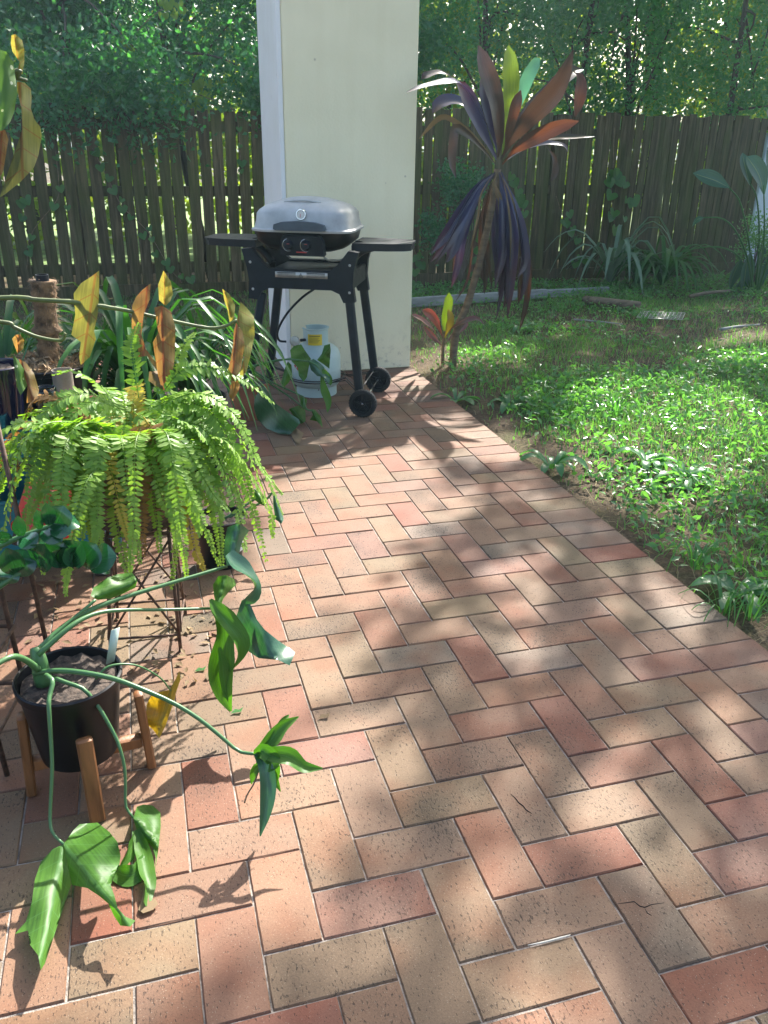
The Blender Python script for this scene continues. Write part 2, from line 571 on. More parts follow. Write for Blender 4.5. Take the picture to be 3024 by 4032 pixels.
for idx, (k, x0, y0, x1, y1) in enumerate(spec):
    L = known.get(k) or (BORDER.get(k[2]) if k[0] == 'B' else None) or random.choice(keys)
    v_ = random.uniform(.9, 1.1)
    c = tuple(min(1, a * v_ * random.uniform(.96, 1.04)) for a in PAL[L]) + (1,)
    g = .0032
    lx, ly = (x1 - x0) * U - g, (y1 - y0) * U - g
    ctr = ((x0 + x1) / 2 * U + random.uniform(-.0006, .0006), (y0 + y1) / 2 * U + random.uniform(-.0006, .0006), random.uniform(-.0012, .0008))
    tilt = (random.uniform(-.004, .004), random.uniform(-.004, .004), random.uniform(-.004, .004))
    key = (round(lx, 4), round(ly, 4), random.randrange(4))
    if key not in cache:
        vs, fs = brick_geo(lx, ly, hash(key) % 999)
        me = mesh('brick', vs, fs, smooth=False)
        me.materials.append(M_BRICK)
        cache[key] = (me, vs, fs)
    me, vs, fs = cache[key]
    if idx in single:
        o = bpy.data.objects.new('brick', me)
        COL.objects.link(o)
        o.parent = patio
        o.location = ctr
        o.rotation_euler = tilt
        o.color = c
    elif sx[idx] > 0 or y1 < 44:
        n = len(rest_v)
        rest_v += [(a + ctr[0], b + ctr[1], z + ctr[2]) for a, b, z in vs]
        rest_f += [tuple(i + n for i in f) for f in fs]
        rest_c += [c] * len(vs); rest_r += [random.random()] * len(vs)
me = mesh('brick_field', rest_v, rest_f, smooth=False, rnd=rest_r)
a = me.attributes.new('col', 'FLOAT_COLOR', 'POINT'); a.data.foreach_set('color', np.array(rest_c, np.float32).ravel())
a = me.attributes.new('usecol', 'FLOAT', 'POINT'); a.data.foreach_set('value', np.ones(len(rest_v), np.float32))
tag(link('brick_field', me, patio, M_BRICK), kind='stuff')

# ------------------------------------------------------------------ ground
def soil_material():
    m, t, out = nodes('lawn_soil')
    geo = N(t, 'NewGeometry')
    n1 = N(t, 'TexNoise', Scale=1.6, Detail=6.0, Roughness=.65); t.links.new(geo.outputs['Position'], n1.inputs['Vector'])
    n2 = N(t, 'TexNoise', Scale=55.0, Detail=5.0, Roughness=.7); t.links.new(geo.outputs['Position'], n2.inputs['Vector'])
    a = ramp(t, n1.outputs[0], [(.35, (.05, .036, .026)), (.5, (.10, .075, .05)), (.68, (.055, .07, .022))])
    c = mix(t, .8, a.outputs[0], ramp(t, n2.outputs[0], [(.3, (.4, .4, .4)), (.7, (1.7, 1.65, 1.5))]).outputs[0], 'MULTIPLY')
    b = N(t, 'BsdfPrincipled', Roughness=.95); b.inputs['Specular IOR Level'].default_value = .2
    t.links.new(c, b.inputs['Base Color'])
    bp = N(t, 'Bump', Strength=.8, Distance=.02); t.links.new(n2.outputs[0], bp.inputs['Height']); t.links.new(bp.outputs[0], b.inputs['Normal'])
    t.links.new(b.outputs[0], out.inputs[0])
    return m


M_SOIL = soil_material()
xs = np.concatenate([np.linspace(-120, -12, 8), np.linspace(-10, 14, 97), np.linspace(18, 120, 8)])
ys = np.concatenate([np.linspace(-120, -8, 8), np.linspace(-6, 20, 105), np.linspace(26, 120, 8)])
vs, fs = [], []
for y in ys:
    for x in xs:
        z = -.035
        if x < 1.06 and y < 4.95: z = -.06
        elif abs(x) < 10 and y < 18:
            z += .016 * math.sin(x * 2.1 + y) + .012 * math.sin(x * 3.7 - y * 2.9) - .008
            if 4.0 < x < 8 and 2.2 < y < 5.5: z += 0
        vs.append((x, y, z))
nx = len(xs)
for j in range(len(ys) - 1):
    for i in range(nx - 1):
        fs.append((j * nx + i, j * nx + i + 1, (j + 1) * nx + i + 1, (j + 1) * nx + i))
tag(link('ground', mesh('ground', vs, fs), None, M_SOIL), kind='structure')

# ------------------------------------------------------------------ pillar
def paint_material(name, col, grime=.35):
    m, t, out = nodes(name)
    tc = N(t, 'TexCoord')
    n1 = N(t, 'TexNoise', Scale=2.2, Detail=6.0, Roughness=.62); t.links.new(tc.outputs['Object'], n1.inputs['Vector'])
    n2 = N(t, 'TexNoise', Scale=75.0, Detail=5.0); t.links.new(tc.outputs['Object'], n2.inputs['Vector'])
    ms_ = N(t, 'Mapping'); ms_.inputs['Scale'].default_value = (9, 9, .45); t.links.new(tc.outputs['Object'], ms_.inputs[0])
    n4 = N(t, 'TexNoise', Scale=1.5, Detail=5.0); t.links.new(ms_.outputs[0], n4.inputs['Vector'])
    col = mix(t, 1.0, col, ramp(t, n4.outputs[0], [(.3, (.975, .97, .955)), (.55, (1, 1, 1))]).outputs[0], 'MULTIPLY')
    c = mix(t, 1.0, col, ramp(t, n1.outputs[0], [(.3, (.93, .925, .90)), (.62, (1.0, 1.0, 1.0))]).outputs[0], 'MULTIPLY')
    # splash-back dirt near the ground and a few spots
    sx_ = N(t, 'SeparateXYZ'); t.links.new(tc.outputs['Object'], sx_.inputs[0])
    d = N(t, 'MapRange'); d.inputs[1].default_value = .3; d.inputs[2].default_value = 0.; t.links.new(sx_.outputs[2], d.inputs[0])
    n3 = N(t, 'TexNoise', Scale=22.0, Detail=6.0, Roughness=.75); t.links.new(tc.outputs['Object'], n3.inputs['Vector'])
    sp = N(t, 'MapRange'); sp.inputs[1].default_value = .52; sp.inputs[2].default_value = .7; t.links.new(n3.outputs[0], sp.inputs[0])
    c = mix(t, math_(t, 'MULTIPLY', math_(t, 'MULTIPLY', d.outputs[0], sp.outputs[0]), grime * 2.), c, (.25, .2, .14, 1))
    vo = N(t, 'TexVoronoi', Scale=5.5); t.links.new(tc.outputs['Object'], vo.inputs['Vector'])
    c = mix(t, math_(t, 'MULTIPLY', math_(t, 'LESS_THAN', vo.outputs[0], .035), .45), c, (.3, .24, .15, 1))
    b = N(t, 'BsdfPrincipled', Roughness=.6); b.inputs['Specular IOR Level'].default_value = .4
    t.links.new(c, b.inputs['Base Color'])
    bp = N(t, 'Bump', Strength=.5, Distance=.003); t.links.new(n2.outputs[0], bp.inputs['Height']); t.links.new(bp.outputs[0], b.inputs['Normal'])
    t.links.new(b.outputs[0], out.inputs[0])
    return m


M_CREAM = paint_material('cream_paint', (.88, .81, .56, 1))
M_WHITE = paint_material('white_trim_paint', (.82, .82, .80, 1), .2)
col = empty('pillar', (.62, 4.55, 0), 'wide cream painted pillar with a white left side behind the barbecue', 'pillar')
MB().box((.632, 4.5, 1.6), (.806, .66, 3.2), bev=.006).build('shaft', M_CREAM, col, sharp=40)
MB().box((.213, 4.52, 1.6), (.028, .70, 3.2), bev=.004).build('side_board', M_WHITE, col, sharp=40)
MB().box((.632, 4.832 + .012, 1.6), (.80, .02, 3.2), bev=.003).build('back_board', M_WHITE, col, sharp=40)

# ------------------------------------------------------------------ fences
def fence_material():
    m, t, out = nodes('weathered_paling')
    tc = N(t, 'TexCoord'); oi = N(t, 'ObjectInfo')
    mp = N(t, 'Mapping'); mp.inputs['Scale'].default_value = (14, 14, .9); t.links.new(tc.outputs['Object'], mp.inputs[0])
    n1 = N(t, 'TexNoise', Scale=3.0, Detail=7.0, Roughness=.65); n1.noise_dimensions = '4D'
    t.links.new(mp.outputs[0], n1.inputs['Vector']); t.links.new(math_(t, 'MULTIPLY', oi.outputs['Random'], 40.), n1.inputs['W'])
    mp2 = N(t, 'Mapping'); mp2.inputs['Scale'].default_value = (2, 2, .7); t.links.new(tc.outputs['Object'], mp2.inputs[0])
    n2 = N(t, 'TexNoise', Scale=2.2, Detail=4.0); n2.noise_dimensions = '4D'
    t.links.new(mp2.outputs[0], n2.inputs['Vector']); t.links.new(math_(t, 'MULTIPLY', oi.outputs['Random'], 17.), n2.inputs['W'])
    g = ramp(t, n1.outputs[0], [(.25, (.020, .016, .009)), (.48, (.078, .062, .034)), (.75, (.19, .155, .095))])
    c = mix(t, ramp(t, n2.outputs[0], [(.42, (0, 0, 0)), (.62, (.75, .75, .75))]).outputs[0], g.outputs[0], mix(t, .6, g.outputs[0], (.065, .095, .018, 1)))
    c = mix(t, math_(t, 'MULTIPLY', oi.outputs['Random'], .45), c, mix(t, 1.0, c, (.55, .52, .5, 1), 'MULTIPLY'))
    b = N(t, 'BsdfPrincipled', Roughness=.88); b.inputs['Specular IOR Level'].default_value = .25
    t.links.new(c, b.inputs['Base Color'])
    bp = N(t, 'Bump', Strength=.6, Distance=.006); t.links.new(n1.outputs[0], bp.inputs['Height']); t.links.new(bp.outputs[0], b.inputs['Normal'])
    t.links.new(b.outputs[0], out.inputs[0])
    return m


M_PALE = fence_material()


def fence(label, x0, x1, y0, y1, pitch, wid, top, seed):
    r = random.Random(seed)
    L = x1 - x0
    root = empty('paling_fence', ((x0 + x1) / 2, (y0 + y1) / 2, 0), label, 'fence')
    n = int(L / pitch)
    yy = lambda x: y0 + (y1 - y0) * (x - x0) / L
    var = []
    for k in range(6):
        mb = MB()
        h = top - .07
        # slightly cupped and bowed board with an uneven top
        prof = [(-wid / 2, 0), (-wid / 2 + .004, -.009), (wid / 2 - .004, -.009), (wid / 2, 0), (wid / 2 - .003, .009), (-wid / 2 + .003, .009)]
        vs, fs = [], []
        m = 6
        bow = r.uniform(-.006, .006)
        for s in range(m):
            t = s / (m - 1)
            for (a, b) in prof:
                z = .07 + h * t
                if s == m - 1: z += r.uniform(-.008, .006) + a * r.uniform(-.15, .15)
                vs.append((a + bow * math.sin(t * 3.1), b + .004 * math.sin(t * 5 + k), z))
        q = len(prof)
        fs = [(s * q + i, s * q + (i + 1) % q, (s + 1) * q + (i + 1) % q, (s + 1) * q + i) for s in range(m - 1) for i in range(q)]
        fs += [tuple(range(q - 1, -1, -1)), tuple(range((m - 1) * q, m * q))]
        me = mesh('paling', vs, fs, smooth=False); me.materials.append(M_PALE)
        var.append(me)
    for i in range(n):
        x = x0 + (i + .5) * pitch + r.uniform(-.006, .006)
        o = bpy.data.objects.new('paling', r.choice(var)); COL.objects.link(o)
        o.parent = root
        o.location = Vector((x, yy(x) + r.uniform(-.004, .004), r.uniform(-.02, .02))) - root.location
        o.rotation_euler = (r.uniform(-.006, .006), r.uniform(-.012, .012), r.uniform(-.03, .03))
    an = math.atan2(y1 - y0, L)
    R = np.array(Matrix.Rotation(an, 3, 'Z'))
    for z in (.22, .93, 1.50):
        MB().box(((x0 + x1) / 2, (y0 + y1) / 2 + .045, z), (L, .05, .09), R, .004).build('rail', M_PALE, root, sharp=40)
    k = 0
    x = x0 + .5
    while x < x1:
        MB().box((x, yy(x) + .125, .8), (.1, .1, 1.75), R, .006).build('fence_post', M_PALE, root, sharp=40)
        x += 2.4
    MB().box(((x0 + x1) / 2, (y0 + y1) / 2 - .02, .02), (L, .03, .12), R, .004).build('gravel_board', M_PALE, root, sharp=40)
    return root


fence('weathered paling fence with wide gaps left of the cream pillar', -3.6, .95, 7.62, 7.6, .1235, .102, 1.645, 3)
fence('weathered close-boarded paling fence right of the pillar behind the garden bed', .98, 6.62, 7.72, 7.98, .1005, .094, 1.70, 5)

# ------------------------------------------------------------------ trees
M_BARK = plain('bark', (.085, .065, .05), .9, var=.45, scale=14, bump=.9, bscale=45, stretch=(1, 1, .25))
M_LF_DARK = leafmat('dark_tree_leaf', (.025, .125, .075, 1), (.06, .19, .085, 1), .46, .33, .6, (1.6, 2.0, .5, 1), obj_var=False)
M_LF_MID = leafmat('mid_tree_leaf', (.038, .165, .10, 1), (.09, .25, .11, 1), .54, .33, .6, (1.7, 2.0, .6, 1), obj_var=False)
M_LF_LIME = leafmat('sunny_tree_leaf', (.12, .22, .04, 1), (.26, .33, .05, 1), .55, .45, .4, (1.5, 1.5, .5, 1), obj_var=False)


def unit(v):
    return v / (np.linalg.norm(v, axis=-1, keepdims=True) + 1e-9)


def cloud(pts, L, W, r, flat=0.0, lo=0., hi=1.):
    """N folded leaves as 2 triangles each; flat > 0 turns the blades towards the sky"""
    n = len(pts)
    L = np.broadcast_to(L, (n,)) * r.uniform(.7, 1.3, n)
    W = np.broadcast_to(W, (n,)) * r.uniform(.7, 1.3, n)
    nrm = unit(r.normal(size=(n, 3)) + np.array([0, 0, flat]))
    d = unit(np.cross(nrm, r.normal(size=(n, 3))))
    sd = np.cross(nrm, d)
    a = pts - d * L[:, None] * .5
    b = pts + d * L[:, None] * .5 - nrm * L[:, None] * .12
    l = pts + sd * W[:, None] * .5 + nrm * W[:, None] * .12
    q = pts - sd * W[:, None] * .5 + nrm * W[:, None] * .12
    v = np.stack([a, l, b, q], 1).reshape(-1, 3)
    i = np.arange(n)[:, None] * 4
    t = np.concatenate([i + np.array([0, 2, 1]), i + np.array([0, 3, 2])], 1).reshape(-1, 3)
    rnd = np.repeat(r.uniform(lo, hi, n), 4)
    return v, t, rnd


def clumps(r, centres, rad, per):
    c = np.repeat(centres, per, axis=0)
    return c + r.normal(size=c.shape) * rad


def limb_tree(base, top, rad, r, crown_pts, nl=7):
    """trunk with limbs reaching into the crown"""
    mb = MB()
    base = np.array(base); top = np.array(top)
    mid = (base + top) / 2 + np.array([r.uniform(-.12, .12), r.uniform(-.1, .1), 0])
    tp = spline([base, mid, top], 10)
    mb.tube(tp, np.linspace(rad, rad * .45, 10), 8)
    for k in range(nl):
        s = tp[r.integers(4, 9)]
        e = crown_pts[r.integers(0, len(crown_pts))]
        m = (s + e) / 2 + np.array([0, 0, .12]) + r.normal(size=3) * .06
        mb.tube(spline([s, m, e], 6), np.linspace(rad * .34, rad * .08, 6), 5)
    return mb


def tree(name, label, base, top, rad, centres, crad, per, L, W, mat, seed, group=None, flat=.2, nl=7, lo=0., hi=1.):
    r = np.random.default_rng(seed)
    root = empty(name, base, label, 'tree', group)
    limb_tree(base, top, rad, r, centres, nl).build('trunk', M_BARK, root)
    v, t, rd = cloud(clumps(r, centres, crad, per), L, W, r, flat, lo, hi)
    link('crown', fast_mesh('crown', v, t, rd), root, mat)
    return root


def ell(r, n, c, rx, ry, rz):
    p = unit(r.normal(size=(n, 3))) * (r.uniform(0, 1, (n, 1)) ** .4)
    return np.array(c) + p * np.array([rx, ry, rz])


gA = 'dark trees right behind the fence'
rt = np.random.default_rng(11)
near = [  # trunk foot, label, density, material
    (-2.7, 8.7, 'dark small-leaved tree behind the fence at the far left edge', 150, M_LF_DARK),
    (-1.25, 8.5, 'dark small-leaved tree spilling over the top of the left fence', 190, M_LF_DARK),
    (.12, 8.6, 'dark tree with a thin leaning trunk just left of the pillar', 150, M_LF_DARK),
    (1.75, 8.7, 'dark tree mostly hidden behind the cream pillar', 120, M_LF_DARK),
    (3.35, 8.9, 'slim-trunked tree behind the fence above the tall cordyline', 105, M_LF_MID),
    (4.55, 8.8, 'forked tree behind the middle of the right fence', 105, M_LF_MID),
    (5.35, 9.1, 'straight-trunked tree behind the right fence beside the forked tree', 110, M_LF_MID),
    (6.75, 9.0, 'pale-branched tree behind the right end of the fence', 100, M_LF_MID),
    (8.4, 9.2, 'tree beyond the right edge of the fence', 80, M_LF_MID),
]
for i, (x, y, lab, n, mt) in enumerate(near):
    c = ell(rt, int(n * (1.05 if x < 2.5 else .8)), (x, y + .25, 2.75), 1.15, .5, 1.45)
    c = c[c[:, 2] > 1.45]
    if i == 1:   # overhanging skirt in front of the fence top
        k = 46
        ov = np.stack([rt.uniform(-1.55, -.15, k), rt.uniform(7.3, 7.75, k), rt.uniform(1.42, 2.1, k)], 1)
        ov[:, 2] += np.abs(ov[:, 0] + .75) * .12
        c = np.vstack([c, ov])
    if i == 2:
        k = 16
        ov = np.stack([rt.uniform(.35, .75, k), rt.uniform(7.4, 7.8, k), rt.uniform(1.62, 2.0, k)], 1)
        c = np.vstack([c, ov])
    lean = -.35 if i == 2 else rt.uniform(-.15, .15)
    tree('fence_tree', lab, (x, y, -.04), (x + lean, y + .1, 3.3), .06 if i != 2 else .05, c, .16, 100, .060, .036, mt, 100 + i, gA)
gB = 'sunlit trees farther behind'
far_lab = ['bright sunlit foliage tree far behind the left fence end', 'bright sunlit tree seen through the left fence gaps', 'sunlit lime tree behind the thin leaning trunk',
           'sunlit tree far behind the pillar', 'sunlit yellow-green tree behind the cordyline top', 'sunlit tree far behind the forked trunks',
           'sunlit tree far behind the right fence', 'hazy sunlit tree at the far right background']
for i, lab in enumerate(far_lab):
    x = -4.2 + i * 2.15
    y = 12.2 + (i % 3) * .9
    c = np.vstack([ell(rt, 105, (x, y, 2.7), 1.7, .6, 2.9), np.stack([rt.uniform(x - 1.3, x + 1.3, 22), rt.uniform(y - 1.9, y - .9, 22), rt.uniform(.1, 1.5, 22)], 1)])
    c = c[c[:, 2] > .05]
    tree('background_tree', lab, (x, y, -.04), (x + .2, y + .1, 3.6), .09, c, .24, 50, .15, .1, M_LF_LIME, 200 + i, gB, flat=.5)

# lit patches on the ground (survey ellipses): crowns of the unseen tall trees are shaped to leave these open
LIT = [(1450, 950, 250, 150), (1290, 860, 70, 40), (1020, 765, 150, 30), (1610, 745, 100, 45), (760, 1080, 250, 130), (880, 822, 80, 50), (700, 1250, 240, 100), (1010, 945, 170, 60), (620, 1330, 170, 80),
       (420, 1430, 240, 150), (700, 1430, 150, 80), (420, 1870, 340, 190), (1275, 1640, 95, 50), (1130, 1400, 110, 55), (1600, 1570, 75, 55), (1480, 1330, 95, 55), (1430, 1780, 75, 45), (150, 1450, 240, 190),
       (820, 1590, 150, 60), (140, 2130, 160, 90), (560, 1640, 220, 130), (1310, 1300, 60, 30)]


def litness(x, y):
    """1 where the crowns leave the ground open, 0 in full shade"""
    q = (np.stack([x, y, 0 * x], 1) - CAM) @ RC.T
    z = np.maximum(q[:, 2], .05)
    u, v = (1512 + FPX * q[:, 0] / z) / SC, (2016 + FPX * q[:, 1] / z) / SC
    m = np.zeros(len(x))
    for a, b, p, w_ in LIT:
        m = np.maximum(m, 1.3 - .8 * (((u - a) / p) ** 2 + ((v - b) / w_) ** 2))
    # scattered small gaps over the near paving and the far lawn
    g1 = np.sin(x * 5.6 + 1.5 * np.sin(y * 4.1)) * np.sin(y * 5.2 + 1.3 * np.sin(x * 3.3 + .6)) + .2 * np.sin(x * 12 - y * 9)
    m = np.maximum(m, np.where((x < 1.1) & (y < 1.7), .06 + .62 * g1, 0))
    m = np.maximum(m, np.where((x > 1.1) | (y > 1.7), -.75 + .8 * g1, 0))
    m = np.where((x < -.62) & (y > -.1), np.maximum(m, 1.), m)
    return np.where(q[:, 2] < .3, .3, m)


cot = 1 / math.tan(SUN_EL)
hv = np.array([math.sin(SUN_AZ), math.cos(SUN_AZ)]) * cot
trunks = [(9.6, 8.9), (8.2, 12.6), (10.6, 5.4)]
n_ = 17000
gx, gy = rt.uniform(-2.0, 7.2, n_), rt.uniform(-1.5, 8.3, n_)
k = (litness(gx, gy) < rt.uniform(.35, .65, n_)) & (rt.uniform(0, 1, n_) < np.where((gx > 1.0) | (gy > 3.2), 1., .8))
gx, gy = gx[k], gy[k]
h = rt.uniform(4.6, 7.2, len(gx))
cc = np.stack([gx + hv[0] * h, gy + hv[1] * h, h], 1)
who = np.argmin(np.stack([np.abs(cc[:, 0] - a) + np.abs(cc[:, 1] - b) for a, b in trunks], 1), 1)
bins = [cc[who == i] for i in range(3)]
labs = ['tall spreading tree outside the frame to the right whose crown dapples the lawn', 'tall tree behind the fence outside the frame', 'tall tree right of the lawn outside the frame']
for i, (bx, by) in enumerate(trunks):
    c = bins[i]
    tree('tall_tree', labs[i], (bx, by, -.04), (bx - 1, by - .3, 6.2), .2, c, .055, 6, .10, .07, M_LF_MID, 300 + i, 'tall shade trees', flat=.8, nl=16)

# ------------------------------------------------------------------ lawn
M_BACK = plain('bounce_grass', (.13, .21, .05), .9, var=.45, scale=3, bump=.6, bscale=40)  # light green sheet added to bounce brightness through the fence gaps
tag(MB().add([(-14, 9.9, -.01), (16, 9.9, -.01), (16, 30, -.01), (-14, 30, -.01)], [(0, 1, 2, 3)]).build('back_lawn', M_BACK, smooth=False), kind='structure')
M_GRASS = leafmat('grass_blade', (.05, .17, .05, 1), (.155, .31, .09, 1), .55, .35, .6, (1.3, 1.5, .5, 1), obj_var=False)
M_WEED = leafmat('weed_leaf', (.07, .205, .08, 1), (.14, .31, .095, 1), .5, .28, .7, (1.4, 1.6, .5, 1), obj_var=False)
M_STRAW = leafmat('dry_grass', (.28, .22, .12, 1), (.42, .35, .2, 1), .25, .7, .2, (1.1, 1.1, .8, 1), obj_var=False)


def inview(x, y, m=900):
    p = np.stack([x - CAM[0], y - CAM[1], np.full_like(x, -CAM[2])], 1) @ RC.T
    u = (1512 + FPX * p[:, 0] / p[:, 2]) / SC; v = (2016 + FPX * p[:, 1] / p[:, 2]) / SC
    return (p[:, 2] > .2) & (u > -m) & (u < 1659 + m) & (v < 2212 + m)


def patch(x, y, s=1.0, ph=0.):
    return .5 + .5 * np.sin(x * 2.3 * s + ph + 1.3 * np.sin(y * 1.7 * s + ph)) * np.sin(y * 2.9 * s - ph + 1.1 * np.sin(x * 1.9 * s))


def lawn_pts(n, r):
    n1 = int(n * 1.35)
    x = np.concatenate([r.uniform(1.05, 8.8, n1), r.uniform(-3.6, 1.0, n // 4)])
    y = np.concatenate([-.6 + 8.15 * r.uniform(0, 1, n1) ** 1.2, r.uniform(5.0, 7.55, n // 4)])
    k = inview(x, y)
    return x[k], y[k]


def zg(x, y):
    return -.043 + .016 * np.sin(x * 2.1 + y) + .012 * np.sin(x * 3.7 - y * 2.9)


def blades(x, y, h, w_, r, bend=.5, lo=0, hi=1.):
    n = len(x)
    az = r.uniform(0, 2 * math.pi, n)
    d = np.stack([np.cos(az), np.sin(az), np.zeros(n)], 1)
    sd = np.stack([-np.sin(az), np.cos(az), np.zeros(n)], 1)
    b = np.stack([x, y, zg(x, y)], 1)
    bd = r.uniform(.1, 1., n) * bend
    H = (h * r.uniform(.5, 1.3, n))[:, None]
    W = (w_ * r.uniform(.6, 1.3, n))[:, None]
    m = b + d * H * (bd * .35)[:, None] + np.array([0, 0, 1]) * H * .62
    t = b + d * H * bd[:, None] + np.array([0, 0, 1]) * H * (1 - .25 * bd)[:, None]
    v = np.stack([b - sd * W * .5, b + sd * W * .5, m + sd * W * .42, m - sd * W * .42, t], 1).reshape(-1, 3)
    i = np.arange(n)[:, None] * 5
    tr = np.concatenate([i + np.array([0, 1, 2]), i + np.array([0, 2, 3]), i + np.array([3, 2, 4])], 1).reshape(-1, 3)
    return v, tr, np.repeat(r.uniform(lo, hi, n), 5)


rl = np.random.default_rng(21)
x, y = lawn_pts(230000, rl)
dens = .08 + .8 * patch(x, y, .8, .4) * (.35 + .65 * patch(x, y, 2.6, 1.1))
dens *= np.clip((x - 1.0) / .75, .1, 1) ** 1.4 * np.where(x < 1.0, 0, 1) + np.where(x < 1.0, 1, 0)
dens = np.where(((x - 2.75) / 1.45) ** 2 + ((y - 2.95) / 1.0) ** 2 < 1, dens * 1.5 + .2, dens)
dens = np.where((x > 4.3) & (y > 3.4) & (y < 5.6), dens * .35, dens)
dens = np.where(y > 6.5, dens * .45, dens)
k = rl.uniform(0, 1, len(x)) < dens
x, y = x[k], y[k]
v, t, rd = blades(x, y, .032 + .034 * patch(x, y, 1.7), .0045, rl, 1.2)
tag(link('lawn_grass', fast_mesh('lawn_grass', v, t, rd), None, M_GRASS), 'patchy green grass growing on the lawn beside the patio', 'grass', kind='stuff')
x, y = lawn_pts(26000, rl)
k = rl.uniform(0, 1, len(x)) < np.clip(1.2 - patch(x, y, .8, .4) - .25, .05, 1)
v, t, rd = blades(x[k], y[k], np.full(k.sum(), .05), .003, rl, 2.2)
tag(link('dry_grass', fast_mesh('dry_grass', v, t, rd), None, M_STRAW), 'dry straw-coloured stalks lying over bare soil on the lawn', 'dry grass', kind='stuff')
# creeping broad-leaved weeds
x, y = lawn_pts(105000, rl)
k = rl.uniform(0, 1, len(x)) < (patch(x, y, 1.1, 2.) ** 3 * np.where(y < 4.4, 1., .45) * np.clip((x - 1.15) / .3, 0, 1) + np.where((y > 6.4) & (x > 1), .35, 0))
sunny = (((x - 2.75) / 1.45) ** 2 + ((y - 2.95) / 1.0) ** 2 < 1) & (rl.uniform(0, 1, len(x)) < .12 + .5 * patch(x, y, 2.2, .7))
lush = (((x - 1.85) / .75) ** 2 + ((y - 1.35) / .75) ** 2 < 1) & (x > 1.12) & (rl.uniform(0, 1, len(x)) < .1 + .5 * patch(x, y, 2.4, 3.1))
k = k | sunny | lush
x, y = x[k], y[k]
pts = np.stack([x, y, zg(x, y) + rl.uniform(.012, .075, len(x))], 1)
v, t, rd = cloud(pts, .044, .019, rl, 1.3)
tag(link('lawn_weeds', fast_mesh('lawn_weeds', v, t, rd), None, M_WEED), 'low broad-leaved weeds creeping through the lawn', 'weeds', kind='stuff')

# ------------------------------------------------------------------ barbecue on its trolley
M_BLK = plain('black_nylon', (.008, .011, .017), .42, var=.3, scale=20, bump=.15, bscale=400, spec=.3)
M_BLKE = plain('black_enamel', (.007, .008, .010), .35, var=.3, scale=15, spec=.3)
M_LEG = plain('black_leg_paint', (.010, .015, .022), .38, var=.35, scale=12, spec=.35)
M_LID = plain('silver_grey_lid', (.41, .415, .40), .52, metal=.2, var=.2, scale=7, bump=.12, bscale=220)
M_HAND = plain('slate_handle', (.055, .075, .095), .5, var=.2, scale=18)
M_CHR = plain('chrome', (.62, .62, .62), .18, metal=1., var=.1, scale=20)
M_STEEL = plain('brushed_plate', (.50, .49, .44), .4, metal=.5, var=.12, scale=30)
M_RUB = plain('tyre_rubber', (.012, .012, .013), .75, var=.3, scale=30, bump=.3, bscale=150)
M_DIAL = plain('dial_face', (.62, .60, .55), .35, var=.06)
M_RED = plain('red_mark', (.45, .04, .035), .45, var=.1)
M_INK = plain('print_black', (.02, .02, .02), .6, var=.1)
M_WIRE = plain('black_wire', (.03, .03, .032), .4, metal=.4, var=.3)
M_TANK = plain('pale_bottle_paint', (.46, .58, .545), .38, var=.07, scale=6, bump=.05)
M_YEL = plain('yellow_sticker', (.72, .52, .03), .5, var=.08)

BR = np.array([.905, -.425, 0]); BR /= np.linalg.norm(BR)
BB = np.array([-BR[1], BR[0], 0])
BC = np.array([.247, 3.587, 0])


def xf(mb):
    v = np.array(mb.v)
    mb.v = [tuple(p) for p in (BC + v[:, :1] * BR + v[:, 1:2] * BB + v[:, 2:] * np.array([0, 0, 1.]))]
    return mb


def loft(rings, n=64, ex=5.5, arch=None, cap0=False, cap1=True):
    vs = []
    for (z, hx, hy, ar) in rings:
        for k in range(n):
            a = 2 * math.pi * k / n
            c, s_ = math.cos(a), math.sin(a)
            x = .968 * hx * math.copysign(abs(c) ** (2 / ex), c); y = hy * math.copysign(abs(s_) ** (2 / ex), s_)
            vs.append((x, y, z + ar * (1 - (x / .28) ** 2)))
    fs = [(i * n + k, i * n + (k + 1) % n, (i + 1) * n + (k + 1) % n, (i + 1) * n + k) for i in range(len(rings) - 1) for k in range(n)]
    if cap0: fs.append(tuple(range(n - 1, -1, -1)))
    if cap1: fs.append(tuple(range((len(rings) - 1) * n, len(rings) * n)))
    return vs, fs


bbq = empty('barbecue', BC, 'portable gas barbecue with a silver grey domed lid on a black wheeled trolley', 'barbecue')
lid = xf(MB().add(*loft([(.956, .288, .238, 0), (.966, .289, .239, 0), (.973, .276, .226, 0), (1.005, .266, .215, .003), (1.040, .262, .209, .010),
                         (1.054, .250, .194, .016), (1.070, .218, .152, .024), (1.076, .17, .11, .032), (1.083, .11, .065, .035), (1.085, .05, .03, .036)]))).build('lid', M_LID, bbq, sharp=35)
# raised lip on the lid crown
xf(MB().tube(spline([(-.10, -.125, 1.098), (0, -.135, 1.108), (.10, -.125, 1.098)], 8), .005, 6)).build('crown_ridge', M_LID, lid)
xf(MB().prism([(-.135, -.012), (-.13, .012), (-.09, .024), (0, .03), (.09, .024), (.135, .012), (.145, -.012), (.12, -.018), (-.12, -.018)], .03, (.006, -.246, .985), (1, 0, 0), (0, 0, 1), (0, 1, 0))).build('lid_handle', M_HAND, lid, sharp=40)
th = xf(MB().lathe([(.001, .012), (.026, .012), (.028, .009), (.028, -.006)], (.012, -.211, 1.044), 24, axis=(0, -1, .12))).build('thermometer', M_CHR, lid, sharp=40)
xf(MB().lathe([(.0005, 0), (.0225, 0)], (.012, -.2236, 1.0454), 24, axis=(0, -1, .12))).build('dial', M_DIAL, th)
mb = MB().box((.010, -.2248, 1.040), (.003, .001, .018))
xf(mb).build('needle', M_RED, th)
mb = MB()
